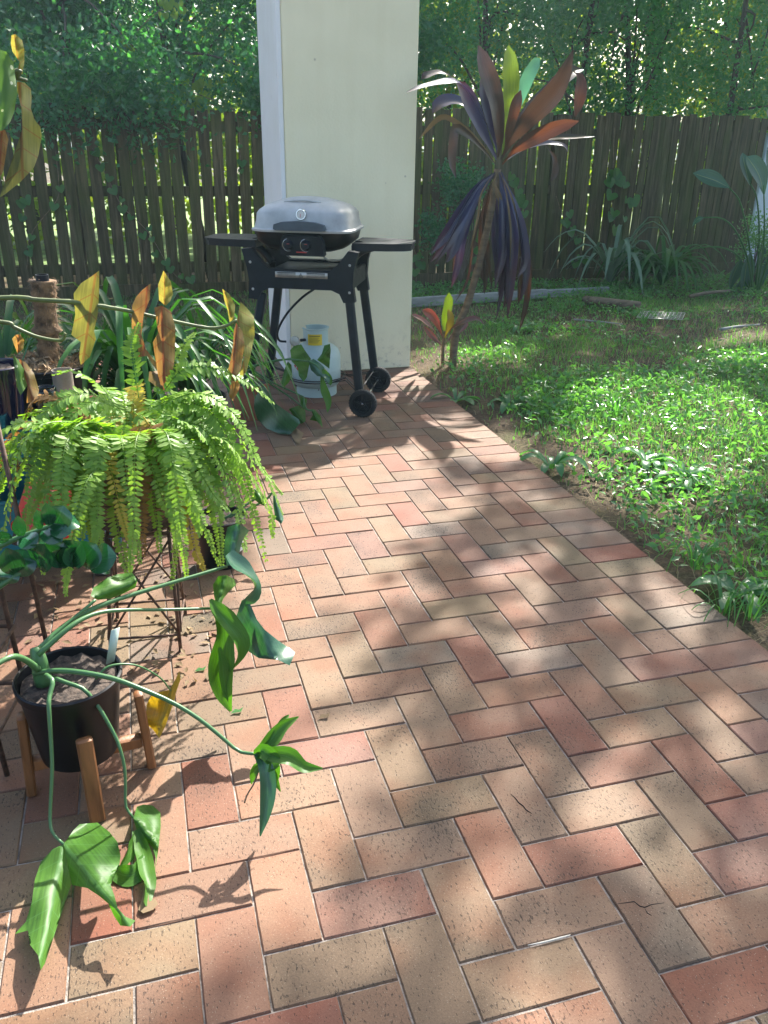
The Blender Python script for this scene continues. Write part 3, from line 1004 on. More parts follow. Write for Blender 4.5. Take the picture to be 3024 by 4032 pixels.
for k in range(9):
    a = math.radians(-130 + 260 * k / 8)
    mb.box((.012 + .018 * math.sin(a), -.2246, 1.0454 + .018 * math.cos(a)), (.0018, .0008, .004), np.array(Matrix.Rotation(a, 3, 'Y')))
xf(mb).build('dial_ticks', M_INK, th)
xf(MB().add(*loft([(.846, .10, .07, 0), (.850, .15, .11, 0), (.868, .215, .165, 0), (.905, .262, .212, 0), (.957, .275, .226, 0)], cap0=True, cap1=False))).build('fire_bowl', M_BLKE, bbq, sharp=50)
pan = xf(MB().prism([(-.118, -.052), (.118, -.052), (.112, .02), (.095, .046), (-.10, .046), (-.112, .03)], .05, (.022, -.232, .897), (1, 0, 0), (0, -.1, 1), (0, 1, .1))).build('control_panel', M_BLK, bbq, sharp=40)
for kx in (-.048, .046):
    kn = xf(MB().lathe([(.0005, .024), (.018, .024), (.021, .018), (.026, .002), (.027, 0)], (kx, -.258, .897), 20, axis=(0, -1, 0))).build('knob', M_BLK, bbq, sharp=40)
    pa = [(kx + .031 * math.cos(a), -.259, .897 + .031 * math.sin(a)) for a in np.linspace(math.radians(100), math.radians(290), 14)]
    xf(MB().tube(pa, .0022, 5)).build('knob_ring', M_CHR, kn)
    xf(MB().box((kx + .004, -.2845, .905), (.014, .002, .003))).build('knob_mark', M_RED, kn)
xf(MB().box((.02, -.2585, .862), (.055, .0015, .006))).build('panel_lettering', M_RED, pan)
for sgn in (-1, 1):
    out = [(.265, -.145), (.45, -.135), (.545, -.105), (.575, -.07), (.575, .09), (.555, .125), (.45, .15), (.265, .16)]
    out = [(sgn * a, b) for a, b in out]
    if sgn < 0: out = out[::-1]
    tb = MB().prism(out, .012, (0, 0, .897), (1, 0, 0), (0, 1, 0), (0, 0, 1))
    tb.prism([(a * .995 - sgn * .002, b * .96) for a, b in out], .026, (0, 0, .878), (1, 0, 0), (0, 1, 0), (0, 0, 1))
    st = xf(tb).build('side_table', M_BLK, bbq, sharp=30)
    xf(MB().prism([(sgn * .285 + .02 * math.cos(a), -.05 + .035 * math.sin(a)) for a in np.linspace(0, 6.1, 12)], .004, (0, 0, .9055), (1, 0, 0), (0, 1, 0), (0, 0, 1))).build('table_recess', M_BLKE, st)
    # arm under the table running down into the cradle
    xf(MB().tube(spline([(sgn * .36, 0, .872), (sgn * .285, 0, .845), (sgn * .215, 0, .775)], 8), .022, 8)).build('table_arm', M_BLK, bbq)
cr = [(-.315, .865), (-.262, .872), (-.205, .80), (-.165, .77), (.165, .77), (.205, .80), (.262, .872), (.315, .865), (.292, .78), (.285, .70), (.298, .61), (.235, .605),
      (.213, .65), (.17, .668), (-.17, .668), (-.213, .65), (-.235, .605), (-.29, .61), (-.28, .70), (-.292, .78)]
fr = MB()
fr.prism(cr, .045, (0, -.205, 0), (1, 0, 0), (0, 0, 1), (0, 1, 0))
fr.prism(cr, .045, (0, .205, 0), (1, 0, 0), (0, 0, 1), (0, 1, 0))
fr.box((-.265, 0, .715), (.035, .37, .09), bev=.006).box((.265, 0, .715), (.035, .37, .09), bev=.006)
cradle = xf(fr).build('cradle', M_BLK, bbq, sharp=30)
for bx, bz in ((-.27, .80), (.27, .80), (-.262, .66), (.268, .66)):
    xf(MB().lathe([(.0005, .005), (.006, .004), (.0075, 0)], (bx, -.2275, bz), 10, axis=(0, -1, 0))).build('bolt', M_STEEL, bbq)
xf(MB().box((0, 0, .742), (.36, .34, .035), bev=.01)).build('drip_tray', M_BLKE, bbq, sharp=40)
pl = xf(MB().box((.008, -.2295, .742), (.285, .003, .03))).build('warning_plate', M_STEEL, bbq)
mb = MB()
for z in (.750, .7455, .741, .7365, .732):
    mb.box((-.072, -.2316, z), (.10, .001, .0013)); mb.box((.088, -.2316, z), (.10, .001, .0013))
mb.box((-.072, -.2317, .7535), (.10, .001, .003)); mb.box((.088, -.2317, .7535), (.10, .001, .003))
xf(mb).build('warning_text', M_INK, pl)['kind'] = 'stuff'
mb = MB()
tri = [(-.011, -.010), (.011, -.010), (0, .010)]
for i in range(3):
    a, b = np.array(tri[i]), np.array(tri[(i + 1) % 3])
    mb.tube([(.006 + a[0], -.2318, .741 + a[1]), (.006 + b[0], -.2318, .741 + b[1])], .0012, 4)
mb.box((.006, -.2318, .7415), (.002, .001, .007)).box((.006, -.2318, .7345), (.002, .001, .002))
xf(mb).build('warning_triangle', M_INK, pl)
for (a, b) in (((.262, -.205, .64), (.330, -.245, .085)), ((.262, .205, .64), (.330, .25, .085)), ((-.215, -.205, .64), (-.335, -.25, .005)), ((-.24, .205, .64), (-.343, .25, .005))):
    a, b = np.array(a), np.array(b)
    d = (a - b) / np.linalg.norm(a - b)
    X = np.cross((0, 1, 0), d); X /= np.linalg.norm(X); Y = np.cross(d, X)
    xf(MB().box((a + b) / 2, (.047, .036, np.linalg.norm(a - b)), np.stack([X, Y, d], 1), .008)).build('leg', M_LEG, bbq, sharp=40)
for y_, xo in ((-.252, .352), (.255, .352)):
    c = (xo, y_ - .028, .0755)
    wh = empty('wheel', BC + c[0] * BR + c[1] * BB + np.array([0, 0, c[2]]))
    wh.parent = bbq; wh.location = Vector(wh.location) - bbq.location
    ty = MB().lathe([(.054, -.020), (.070, -.020), (.0755, -.014), (.0755, .014), (.070, .020), (.054, .020), (.054, -.020)], c, 40, axis=(0, 1, 0))
    for k in range(30):
        a = 2 * math.pi * k / 30
        ty.box((c[0] + .0755 * math.cos(a), c[1], c[2] + .0755 * math.sin(a)), (.004, .034, .007), np.array(Matrix.Rotation(-a, 3, 'Y')))
    xf(ty).build('tyre', M_RUB, wh, sharp=35)
    rm = MB().lathe([(.054, -.016), (.050, -.006), (.050, .006), (.054, .016)], c, 32, axis=(0, 1, 0))
    rm.lathe([(.0005, .004), (.052, .004), (.052, .008), (.0005, .008)], c, 28, axis=(0, 1, 0))
    rm.lathe([(.0005, -.018), (.014, -.018), (.016, -.010), (.016, .014), (.0005, .014)], c, 18, axis=(0, 1, 0))
    for k in range(5):
        a = 2 * math.pi * k / 5 + .3
        rm.box((c[0] + .034 * math.cos(a), c[1], c[2] + .034 * math.sin(a)), (.044, .010, .017), np.array(Matrix.Rotation(-a, 3, 'Y')), .002)
    xf(rm).build('rim', M_BLK, wh, sharp=35)
    xf(MB().lathe([(.0005, -.0205), (.005, -.0205), (.005, -.017)], c, 10, axis=(0, 1, 0))).build('axle_nut', M_CHR, wh)
xf(MB().tube([(.352, -.26, .0755), (.352, .25, .0755)], .005, 6)).build('axle', M_CHR, bbq)
# wire bottle shelf
tc_ = np.array([-.009, .135])
rk = MB()
for rr in (.165, .172):
    rk.tube([(tc_[0] + rr * math.cos(a), tc_[1] + rr * math.sin(a), .098 if rr < .17 else .112) for a in np.linspace(0, 2 * math.pi, 33)], .0035, 5)
for (sx_, sy_) in ((1, -1), (1, 1), (-1, -1), (-1, 1)):
    lx, ly = .325 * sx_, .245 * sy_
    for dz in (0, .012):
        rk.tube([(lx, ly * (1 - dz * 4), .115 + dz), (tc_[0] + .19 * sx_, tc_[1] + .05 * sy_ - .02 * sy_ * dz * 60, .098 + dz), (tc_[0] + .12 * sx_, tc_[1] + .115 * sy_, .098)], .0035, 5)
rk.tube([(-.325, -.245, .12), (-.325, .245, .12)], .0035, 5)
rk.tube([(.325, -.245, .13), (.325, .245, .13)], .0035, 5)
for a in (0.5, 1.9, 3.5, 5.2):
    rk.tube([(tc_[0] + .165 * math.cos(a), tc_[1] + .165 * math.sin(a), .098), (tc_[0] + .13 * math.cos(a), tc_[1] + .13 * math.sin(a), .05), (tc_[0] - .13 * math.cos(a), tc_[1] - .13 * math.sin(a), .05)], .0032, 5)
xf(rk).build('bottle_shelf', M_WIRE, bbq)
hs = spline([P(682, 622, 3.52), P(650, 645, 3.55), P(618, 680, 3.6), P(600, 715, 3.64), P(603, 735, 3.66), P(618, 738, 3.67)], 24)
hose = MB().tube(hs, .0065, 8).build('gas_hose', M_BLK, bbq)
MB().lathe([(.0005, -.012), (.026, -.012), (.030, -.004), (.030, .004), (.024, .016), (.0005, .018)], P(637, 737, 3.66), 20, axis=(-.2, -1, .15)).build('regulator', M_STEEL, hose, sharp=40)
MB().tube([P(650, 735, 3.66), P(668, 733, 3.71)], .009, 8).build('regulator_nut', M_WIRE, hose)
MB().tube(spline([P(700, 556, 3.42), P(712, 563, 3.44), P(735, 562, 3.5), P(760, 552, 3.55)], 12), .006, 8).build('burner_pipe', M_STEEL, bbq)

# gas bottle standing in the wire shelf
TK = BC + tc_[0] * BR + tc_[1] * BB
tank = empty('gas_bottle', TK, 'pale green-white gas bottle with a yellow sticker under the barbecue', 'gas bottle')
MB().lathe([(.02, .045), (.10, .047), (.132, .062), (.145, .09), (.146, .15), (.1465, .153), (.1465, .158), (.146, .161), (.145, .232), (.132, .268), (.10, .292), (.05, .304), (.02, .306)], TK, 40).build('shell', M_TANK, tank, sharp=50)
MB().lathe([(.118, 0), (.121, 0), (.121, .055), (.118, .055)], TK, 36).build('foot_ring', M_TANK, tank, sharp=40)
cl = MB()
an = np.linspace(math.radians(-70), math.radians(235), 30)
vs = []
for a in an:
    for (r_, z_) in ((.074, .296), (.074, .385), (.080, .390), (.080, .396), (.071, .396), (.071, .296)):
        vs.append(TK + np.array([r_ * math.cos(a + math.radians(-110)), r_ * math.sin(a + math.radians(-110)), z_]))
fs = [(i * 6 + k, i * 6 + (k + 1) % 6, (i + 1) * 6 + (k + 1) % 6, (i + 1) * 6 + k) for i in range(29) for k in range(6)] + [tuple(range(6)), tuple(range(179, 173, -1))]
collar = cl.add(vs, fs).build('collar', M_TANK, tank, sharp=40)
MB().lathe([(.012, .30), (.014, .34), (.022, .345), (.022, .37), (.0005, .372)], TK, 16).build('valve', M_STEEL, tank, sharp=40)


def wrap(r_, a0, a1, z0, z1, n=8):
    vs = [TK + np.array([r_ * math.cos(a), r_ * math.sin(a), z]) for a in np.linspace(math.radians(a0), math.radians(a1), n) for z in (z0, z1)]
    return vs, [(2 * i, 2 * i + 2, 2 * i + 3, 2 * i + 1) for i in range(n - 1)]


st = MB().add(*wrap(.0752, -138, -72, .302, .366)).build('yellow_sticker', M_YEL, collar)
mb = MB()
for k, z in enumerate((.354, .345, .338, .331, .324, .317)):
    mb.add(*wrap(.0756, -132, -82 - (k % 3) * 5, z, z + (.004 if k == 0 else .0018)))
mb.build('sticker_print', M_INK, st)
dm = MB()
for k in range(2):
    a0 = math.radians(-158 + k * 9)
    c = TK + np.array([.1472 * math.cos(a0), .1472 * math.sin(a0), .185 - .012 * k])
    tx = np.array([-math.sin(a0), math.cos(a0), 0])
    dm.add([c + tx * .013, c + np.array([0, 0, .013]), c - tx * .013, c - np.array([0, 0, .013])], [(0, 1, 2, 3)])
dm.build('red_diamond_sign', M_RED, tank)

# ------------------------------------------------------------------ cordylines on the lawn
M_CANE = plain('cordyline_cane', (.17, .12, .075), .85, var=.35, scale=10, bump=.9, bscale=60, stretch=(1, 1, 4))
M_BRONZE = leafmat('bronze_leaf', (.030, .026, .022, 1), (.055, .034, .028, 1), .25, .32, .6, (2.2, 1.2, .7, 1), vein=((.03, .02, .02, 1), 0., 0., 0., .012, .8))
M_PURPLE = leafmat('hanging_purple_leaf', (.028, .034, .105, 1), (.05, .04, .085, 1), .14, .3, .8, (2.2, .9, 1., 1), tipcol=((.055, .026, .035, 1), .55, 1.))  # blue sheen of the drooping leaves is put into the base colour
M_LIMEL = leafmat('young_lime_leaf', (.11, .19, .022, 1), (.15, .23, .03, 1), .4, .35, .5, (1.5, 1.4, .4, 1), vein=((.10, .16, .02, 1), 0., 0., 0., .014, .8))
M_TEALL = leafmat('blue_green_leaf', (.10, .26, .20, 1), (.13, .30, .22, 1), .4, .3, .6, (1.2, 1.6, .9, 1))
M_RUSTL = leafmat('rust_leaf', (.075, .040, .028, 1), (.105, .05, .032, 1), .3, .4, .4, (1.7, 1.0, .55, 1), vein=((.08, .03, .02, 1), 0., 0., 0., .014, .8))
M_DEAD = leafmat('dead_leaf', (.16, .115, .065, 1), (.26, .19, .11, 1), .25, .7, .2, (1.2, 1.1, .8, 1))
YC = 4.27
BLADE = [.12, .2, .42, .75, .95, 1., .95, .72, .08]


def leaves(root, items, Y0, mat_of, name='leaf', fold=.35):
    """items: (key, width, [(u, v, dy)...], side) ribbons through surveyed points"""
    for key, wd, pts, up in items:
        path = [P(u, v, Y0 + dy) for u, v, dy in pts]
        v_, f_, uv_ = ribbon(path, wd * (1.22 if name == 'leaf' else 1.), up, fold, 16, BLADE, twist=random.uniform(-.25, .25), wave=.05)
        MB().add(v_, f_, uv_).build(name, mat_of[key], root)


FACE = (.1, -1, .15)      # blade faces the patio
mats = dict(b=M_BRONZE, p=M_PURPLE, l=M_LIMEL, t=M_TEALL, r=M_RUSTL, d=M_DEAD)
cb = P(978, 778, YC)
cor = empty('cordyline', (cb[0], cb[1], -.03), 'tall bronze cordyline on a leaning cane with drooping purple dead leaves', 'cordyline')
cane = spline([(cb[0], cb[1], -.05), P(985, 720, YC), P(1012, 650, YC), P(1042, 540, YC), P(1065, 430, YC), P(1075, 365, YC)], 26)
MB().tube(cane, np.linspace(.028, .022, 26) + .002 * np.sin(np.arange(26) * 2.1), 9).build('cane', M_CANE, cor)
O = (1078, 355)
leaves(cor, [
    ('b', .105, [(1075, 340, 0), (1078, 300, -.03), (1068, 220, -.07), (1045, 145, -.08), (1033, 98, -.07)], FACE),
    ('l', .095, [(1085, 335, 0), (1092, 270, .02), (1100, 200, .0), (1100, 140, -.02), (1098, 98, .0)], FACE),
    ('t', .075, [(1086, 330, .02), (1105, 260, .10), (1128, 190, .14), (1150, 145, .16), (1166, 126, .17)], FACE),
    ('b', .11, [(1082, 345, 0), (1105, 300, -.05), (1150, 245, -.14), (1200, 190, -.20), (1238, 108, -.24)], FACE),
    ('b', .09, [(1084, 340, .03), (1130, 250, .16), (1180, 205, .24), (1230, 160, .3), (1260, 150, .34)], (0, -.5, 1)),
    ('r', .075, [(1238, 155, .25), (1252, 168, .2), (1252, 200, .18), (1242, 252, .18)], FACE),
    ('r', .062, [(1088, 335, -.06), (1097, 290, -.13), (1110, 235, -.17), (1125, 195, -.17)], FACE),
    ('p', .075, [(1074, 330, 0), (1060, 270, -.04), (1048, 210, -.03), (1040, 165, .0)], FACE),
    ('p', .085, [(1072, 340, 0), (1045, 290, -.08), (1010, 215, -.15), (985, 175, -.22)], FACE),
    ('b', .06, [(985, 172, -.22), (955, 158, -.25), (925, 165, -.27), (910, 172, -.27)], (0, -.6, 1)),
    ('p', .05, [(1065, 300, -.05), (1030, 230, -.2), (990, 180, -.32), (930, 185, -.42), (878, 200, -.48)], (0, -.6, 1)),
    ('p', .085, [(1072, 345, 0), (1040, 290, .06), (1015, 235, .1), (980, 220, .14), (950, 225, .15), (935, 245, .15)], (0, -.7, .8)),
    ('b', .05, [(1070, 355, 0), (1045, 325, -.12), (1015, 295, -.2), (985, 278, -.25), (978, 300, -.26), (975, 350, -.26), (985, 385, -.26)], FACE),
    ('d', .03, [(1070, 350, 0), (1030, 300, .1), (985, 265, .2), (950, 255, .24), (905, 300, .26)], FACE),
    ('r', .075, [(1085, 355, 0), (1110, 325, -.1), (1150, 300, -.2), (1200, 278, -.28), (1250, 262, -.34)], FACE),
    ('b', .05, [(1088, 350, 0), (1140, 318, .06), (1190, 300, .1), (1240, 298, .13), (1285, 295, .16)], (0, -.5, 1)),
    ('p', .05, [(1088, 350, 0), (1130, 325, -.1), (1175, 312, -.18), (1215, 315, -.2), (1228, 330, -.2)], (0, -.5, 1)),
    ('b', .04, [(1180, 315, -.1), (1196, 340, -.1), (1198, 370, -.1), (1190, 392, -.1)], FACE),
], YC, mats)
hang = []
for (wd, pts, key) in [
    (.10, [(1070, 372, 0), (1035, 400, -.12), (1005, 450, -.18), (970, 510, -.22), (935, 570, -.22)], 'p'),
    (.09, [(1068, 375, 0), (1030, 430, -.05), (1000, 500, -.1), (985, 560, -.12), (968, 615, -.12)], 'p'),
    (.05, [(1066, 378, 0), (1040, 450, .02), (1020, 530, .05), (1010, 600, .05), (985, 650, .05)], 'b'),
    (.09, [(1078, 372, -.02), (1085, 430, -.12), (1090, 500, -.15), (1088, 590, -.15), (1078, 685, -.15)], 'p'),
    (.10, [(1080, 372, 0), (1095, 430, -.14), (1105, 500, -.19), (1108, 570, -.19), (1097, 690, -.18)], 'p'),
    (.09, [(1082, 372, 0), (1112, 440, -.08), (1128, 520, -.1), (1130, 590, -.1), (1120, 640, -.1)], 'p'),
    (.05, [(1084, 374, 0), (1118, 440, .02), (1138, 510, .03), (1145, 590, .03), (1142, 650, .03), (1128, 700, .03)], 'b'),
    (.08, [(1070, 378, 0), (1050, 440, .1), (1045, 520, .12), (1050, 600, .12), (1056, 640, .12)], 'b'),
    (.07, [(1076, 376, .02), (1070, 450, .12), (1072, 540, .14), (1078, 610, .14), (1072, 680, .14)], 'p'),
    (.045, [(1072, 374, -.03), (1066, 400, -.1), (1072, 430, -.12), (1078, 455, -.12)], 'd'),
    (.03, [(1068, 372, -.03), (1040, 420, -.1), (1030, 480, -.1), (1010, 560, -.1)], 'd'),
    (.03, [(1080, 372, -.03), (1100, 410, -.08), (1118, 470, -.1), (1125, 560, -.12)], 'd'),
    (.07, [(1078, 374, .02), (1108, 460, .12), (1115, 560, .14), (1110, 650, .14)], 'b'),
    (.05, [(1066, 374, 0), (1020, 430, .1), (995, 520, .12), (982, 600, .12)], 'b'),
    (.03, [(1081, 372, -.05), (1088, 420, -.17), (1094, 500, -.21), (1092, 580, -.21)], 'd')]:
    hang.append((key, wd, pts, FACE))
shred = []
for key, wd, pts, up in hang:
    for q in range(3 if wd > .06 else 1):
        du = random.uniform(-9, 9); sh = random.uniform(.78, 1.05)
        n_ = len(pts)
        shred.append((key, wd * random.uniform(.55, .95), [(u + du * k / (n_ - 1) + random.uniform(-2, 2), pts[0][1] + (v - pts[0][1]) * (1 + (sh - 1) * k / (n_ - 1)), dy + q * .03 * k / (n_ - 1)) for k, (u, v, dy) in enumerate(pts)], (random.uniform(-.7, .7), -1, .1)))
leaves(cor, shred, YC, mats, 'hanging_leaf', .8)

sb = P(957, 778, 4.31)
sc = empty('small_cordyline', (sb[0], sb[1], -.03), 'small young cordyline with pink-edged leaves beside the pillar foot', 'cordyline')
MB().tube(spline([(sb[0], sb[1], -.04), P(957, 750, 4.31), P(960, 715, 4.31)], 8), [.013, .010], 7).build('cane', M_CANE, sc)
M_PINK = leafmat('pink_edged_leaf', (.05, .05, .05, 1), (.085, .05, .05, 1), .22, .3, .7, (2.0, 1.0, .7, 1), edge=((.22, .06, .05, 1), 1.3))
leaves(sc, [
    ('l', .06, [(960, 730, 0), (960, 700, 0), (966, 660, 0), (970, 632, 0)], FACE),
    ('y', .05, [(960, 730, -.02), (967, 710, -.06), (972, 690, -.08), (968, 668, -.07)], FACE),
    ('k', .05, [(957, 735, 0), (945, 700, -.04), (928, 678, -.06), (912, 670, -.08)], FACE),
    ('k', .04, [(957, 740, 0), (935, 712, -.1), (912, 692, -.14), (890, 680, -.16)], (0, -.6, 1)),
    ('k', .045, [(960, 740, 0), (975, 712, -.08), (1005, 695, -.14), (1030, 690, -.17), (1047, 702, -.18)], (0, -.6, 1)),
    ('k', .04, [(960, 745, 0), (980, 720, .06), (1000, 705, .1), (1012, 690, .12)], FACE),
    ('k', .035, [(956, 748, 0), (935, 728, .04), (915, 705, .06)], FACE),
], 4.31, dict(l=M_LIMEL, y=leafmat('mustard_leaf', (.15, .12, .025, 1), (.2, .15, .03, 1), .4, .4, .4, (1.4, 1.3, .5, 1)), k=M_PINK))

# ------------------------------------------------------------------ garden bed plants along the right fence
M_SILV = leafmat('silver_strap_leaf', (.11, .18, .13, 1), (.18, .25, .17, 1), .25, .5, .3, (1.2, 1.3, .8, 1))
M_STRAP = leafmat('glossy_strap_leaf', (.025, .095, .025, 1), (.055, .155, .035, 1), .34, .4, .4, (1.6, 1.9, .5, 1))
M_BOP = leafmat('bird_of_paradise_leaf', (.045, .115, .085, 1), (.07, .15, .10, 1), .3, .3, .6, (1.4, 1.7, .7, 1), vein=((.22, .28, .12, 1), 0., 0., 0., .02, .9))
STRAP = [.75, .9, 1., 1., .9, .75, .5, .12]


def rosette(name, label, base, n, length, wd, rise, mat, seed, cat='plant', group=None, spread=1., profile=STRAP, zl=None, mats2=None, pn='leaf', azc=None):
    r = random.Random(seed)
    root = empty(name, base, label, cat, group)
    for k in range(n):
        az = 2 * math.pi * (k * .618) + r.uniform(-.3, .3)
        if azc: az = azc[0] + r.uniform(-1, 1) * azc[1]
        L = length * r.uniform(.65, 1.1)
        ri = rise * r.uniform(.5, 1.15)
        d = np.array([math.cos(az), math.sin(az), 0]) * spread
        b = np.array(base, float) + d * .015
        droop = r.uniform(.25, 1.0)
        path = [b, b + d * L * .18 + np.array([0, 0, ri * L * .5]), b + d * L * .5 + np.array([0, 0, ri * L * .82]),
                b + d * L * .8 + np.array([0, 0, ri * L * (.85 - .35 * droop)]), b + d * L + np.array([0, 0, ri * L * (.75 - .85 * droop)])]
        if zl is not None:
            for q in path: q[2] = max(q[2], zl)
        v_, f_, uv_ = ribbon(path, wd * r.uniform(.8, 1.15), (0, 0, 1), .35, 10, profile, twist=r.uniform(-.5, .5), cross=1)
        MB().add(v_, f_, uv_).build(pn, (r.choice(mats2) if mats2 else mat), root)
    return root


bp_ = P(1318, 610, 7.15)
rosette('silver_bromeliad', 'spiky silver-grey bromeliad in front of the right fence', (bp_[0], bp_[1], .0), 22, .72, .05, 1.05, M_SILV, 31, zl=.0)
cp = P(1430, 612, 7.0)
rosette('clivia_clump', 'dark green strap-leaved clump right of the silver bromeliad', (cp[0], cp[1], 0.), 46, .62, .045, .75, M_STRAP, 32, zl=.0)
cp2 = P(1375, 615, 7.05)
rosette('clivia_clump', 'smaller strap-leaved clump between the bromeliad and the larger clump', (cp2[0], cp2[1], 0.), 24, .5, .04, .85, M_STRAP, 33, zl=.0)
# bird of paradise at the right edge
bb_ = P(1628, 640, 6.6)
bop = empty('bird_of_paradise', (bb_[0], bb_[1], -.03), 'blue-green bird of paradise plant with paddle leaves at the right end of the fence', 'plant')
PADDLE = [.1, .5, .85, 1., .95, .75, .4, .04]
for (st_, lf, wd) in [
    ([(1625, 640), (1620, 540), (1600, 440), (1575, 405)], [(1575, 405), (1545, 390), (1515, 380), (1497, 374)], .16),
    ([(1628, 640), (1615, 560), (1590, 500), (1560, 472), (1520, 470)], [(1520, 470), (1505, 475), (1495, 490)], .06),
    ([(1630, 640), (1600, 560), (1560, 535), (1510, 535), (1475, 545)], [(1475, 545), (1465, 550), (1455, 556)], .05),
    ([(1630, 640), (1640, 520), (1635, 430), (1620, 395)], [(1620, 400), (1612, 370), (1606, 345), (1604, 330)], .14),
    ([(1634, 640), (1650, 520), (1650, 400)], [(1650, 420), (1640, 380), (1622, 350), (1612, 338)], .2),
    ([(1626, 640), (1612, 590), (1604, 575)], [(1600, 560), (1590, 580), (1580, 605), (1577, 628)], .17),
    ([(1626, 640), (1625, 570), (1622, 545)], [(1620, 545), (1612, 575), (1608, 605), (1604, 632)], .2),
    ([(1630, 640), (1640, 560), (1645, 530)], [(1648, 530), (1645, 560), (1640, 600), (1636, 640)], .22),
    ([(1624, 640), (1610, 610), (1605, 600)], [(1606, 598), (1598, 615), (1592, 635), (1588, 655)], .16),
    ([(1634, 640), (1670, 520), (1680, 400)], [(1680, 420), (1672, 370), (1668, 330), (1665, 300)], .22)]:
    y_ = 6.6 + random.uniform(-.12, .12)
    pe = MB().tube(spline([P(u, v, y_) for u, v in st_], 12), np.linspace(.012, .006, 12), 6).build('petiole', M_STRAP, bop)
    v_, f_, uv_ = ribbon([P(u, v, y_ + (.03 * k)) for k, (u, v) in enumerate(lf)], wd, FACE, .35, 12, PADDLE, twist=random.uniform(-.3, .3))
    MB().add(v_, f_, uv_).build('leaf', M_BOP, bop)
# feathery shrub beside it
rs_ = np.random.default_rng(61)
c0 = P(1640, 520, 6.75)
c = ell(rs_, 26, c0, .28, .2, .32)
root = empty('garden_shrub', (c0[0], c0[1], -.03), 'light green feathery shrub among the bird of paradise leaves', 'shrub')
mb = MB()
for k in range(7): mb.tube(spline([(c0[0], c0[1], -.04), c[k] * .5 + np.array([c0[0], c0[1], .3]) * .5, c[k]], 6), [.008, .003], 5)
mb.build('stem', M_BARK, root)
v, t, rd = cloud(clumps(rs_, c, .06, 60), .035, .016, rs_, .5)
link('foliage', fast_mesh('foliage', v, t, rd), root, M_WEED)

# vines on the fences
M_VINE = leafmat('vine_leaf', (.035, .12, .03, 1), (.09, .21, .04, 1), .45, .35, .5, (1.5, 1.8, .4, 1))
HEART = [(0, 0), (.22, .26), (.5, .34), (.75, .2), (.9, 0), (.78, -.36), (.5, -.72), (.2, -.95), (0, -1.05)]
HEART = HEART + [(-a, b) for a, b in HEART[-2:0:-1]]


def vine(label, y0, lst, size, seed, stem):
    r = random.Random(seed)
    pts = [P(u, v, y0) for u, v in lst]
    root = empty('fence_vine', (pts[0][0], y0, 0), label, 'vine')
    MB().tube(spline([P(u, v, y0 + .01) for u, v in stem], 24), .004, 5).build('stem', M_CANE, root)
    for p in pts:
        s_ = size * r.uniform(.7, 1.25)
        a = r.uniform(-.6, .6); tl = r.uniform(-.5, .5)
        ex = np.array([math.cos(a), -.35 * r.uniform(-1, 1), math.sin(a)]); ex /= np.linalg.norm(ex)
        ez = np.array([tl * .5, -1, r.uniform(.1, .6)]); ez -= ex * (ez @ ex); ez /= np.linalg.norm(ez)
        ey = np.cross(ez, ex)
        vs = [p + ex * x * s_ * .5 + ey * y * s_ * .55 + ez * abs(x) * .15 * s_ for x, y in HEART]
        vs.append(p - ey * .3 * s_)
        n = len(HEART)
        uv = [(.5 - y * .5, x * .5 + .5) for x, y in HEART] + [(.6, .5)]
        MB().add(vs, [(i, (i + 1) % n, n) for i in range(n)], uv).build('leaf', M_VINE, root)


z1 = lambda L: [(a * .36376, b * .36376) for a, b in L]
vine('leafy vine with lobed leaves at the far left of the fence', 7.57, z1([(330, 930), (355, 1110), (125, 1200), (325, 1215), (400, 1225), (135, 1285), (190, 1400), (180, 1460), (150, 1180), (170, 1490)]), .10, 1, z1([(330, 900), (350, 1100), (330, 1200), (180, 1400), (160, 1600)]))
vine('heart-leaved vine climbing the middle of the left fence', 7.57, z1([(560, 900), (595, 985), (650, 1050), (665, 1120), (725, 1180), (725, 1230), (780, 1285), (885, 1350), (850, 1390), (900, 1415), (920, 1500), (985, 1550), (1010, 1590), (1075, 1635), (1130, 1650)]), .095, 2, z1([(550, 880), (650, 1080), (730, 1230), (880, 1380), (1000, 1580), (1080, 1680)]))
vine('vine hanging down a gap near the pillar end of the left fence', 7.57, z1([(1420, 760), (1425, 860), (1435, 960), (1430, 1010), (1320, 640), (1280, 600), (1120, 560), (1100, 520), (1060, 545), (1340, 620), (1200, 590)]), .085, 3, z1([(1060, 520), (1250, 590), (1400, 680), (1430, 1000)]))
z5 = lambda L: [((1600 + a * .42194) / SC, (650 + b * .42194) / SC) for a, b in L]
vine('broad-leaved vine on the fence behind the cordyline cane', 7.7, z5([(980, 90), (1000, 150), (1040, 230), (1040, 310), (1090, 350), (1100, 440), (600, 560), (620, 540), (670, 600), (660, 680), (640, 780), (620, 870), (700, 900), (600, 1000), (690, 1100), (640, 1150), (560, 1090), (650, 1190), (540, 1140), (700, 1160)]), .15, 4, z5([(980, 60), (1050, 300), (800, 500), (650, 700), (620, 1000), (660, 1200)]))
z6 = lambda L: [((2200 + a * .49668) / SC, (350 + b * .49668) / SC) for a, b in L]
vine('small vine patch on the fence above the silver bromeliad', 7.82, z6([(400, 730), (420, 830), (460, 660), (530, 740), (410, 1000), (540, 870), (590, 870), (440, 970), (450, 1100), (520, 1020), (570, 900), (440, 650), (480, 720), (400, 690)]), .14, 5, z6([(440, 300), (430, 650), (420, 850), (450, 1150)]))
vine('thin vine with pale blades left of the silver bromeliad', 7.7, z6([(80, 980), (60, 1060), (110, 1100), (150, 1190), (40, 1040), (90, 1130), (170, 1330), (130, 1380), (210, 1350)]), .11, 6, z6([(-20, 850), (30, 1000), (100, 1100), (170, 1250), (180, 1450)]))
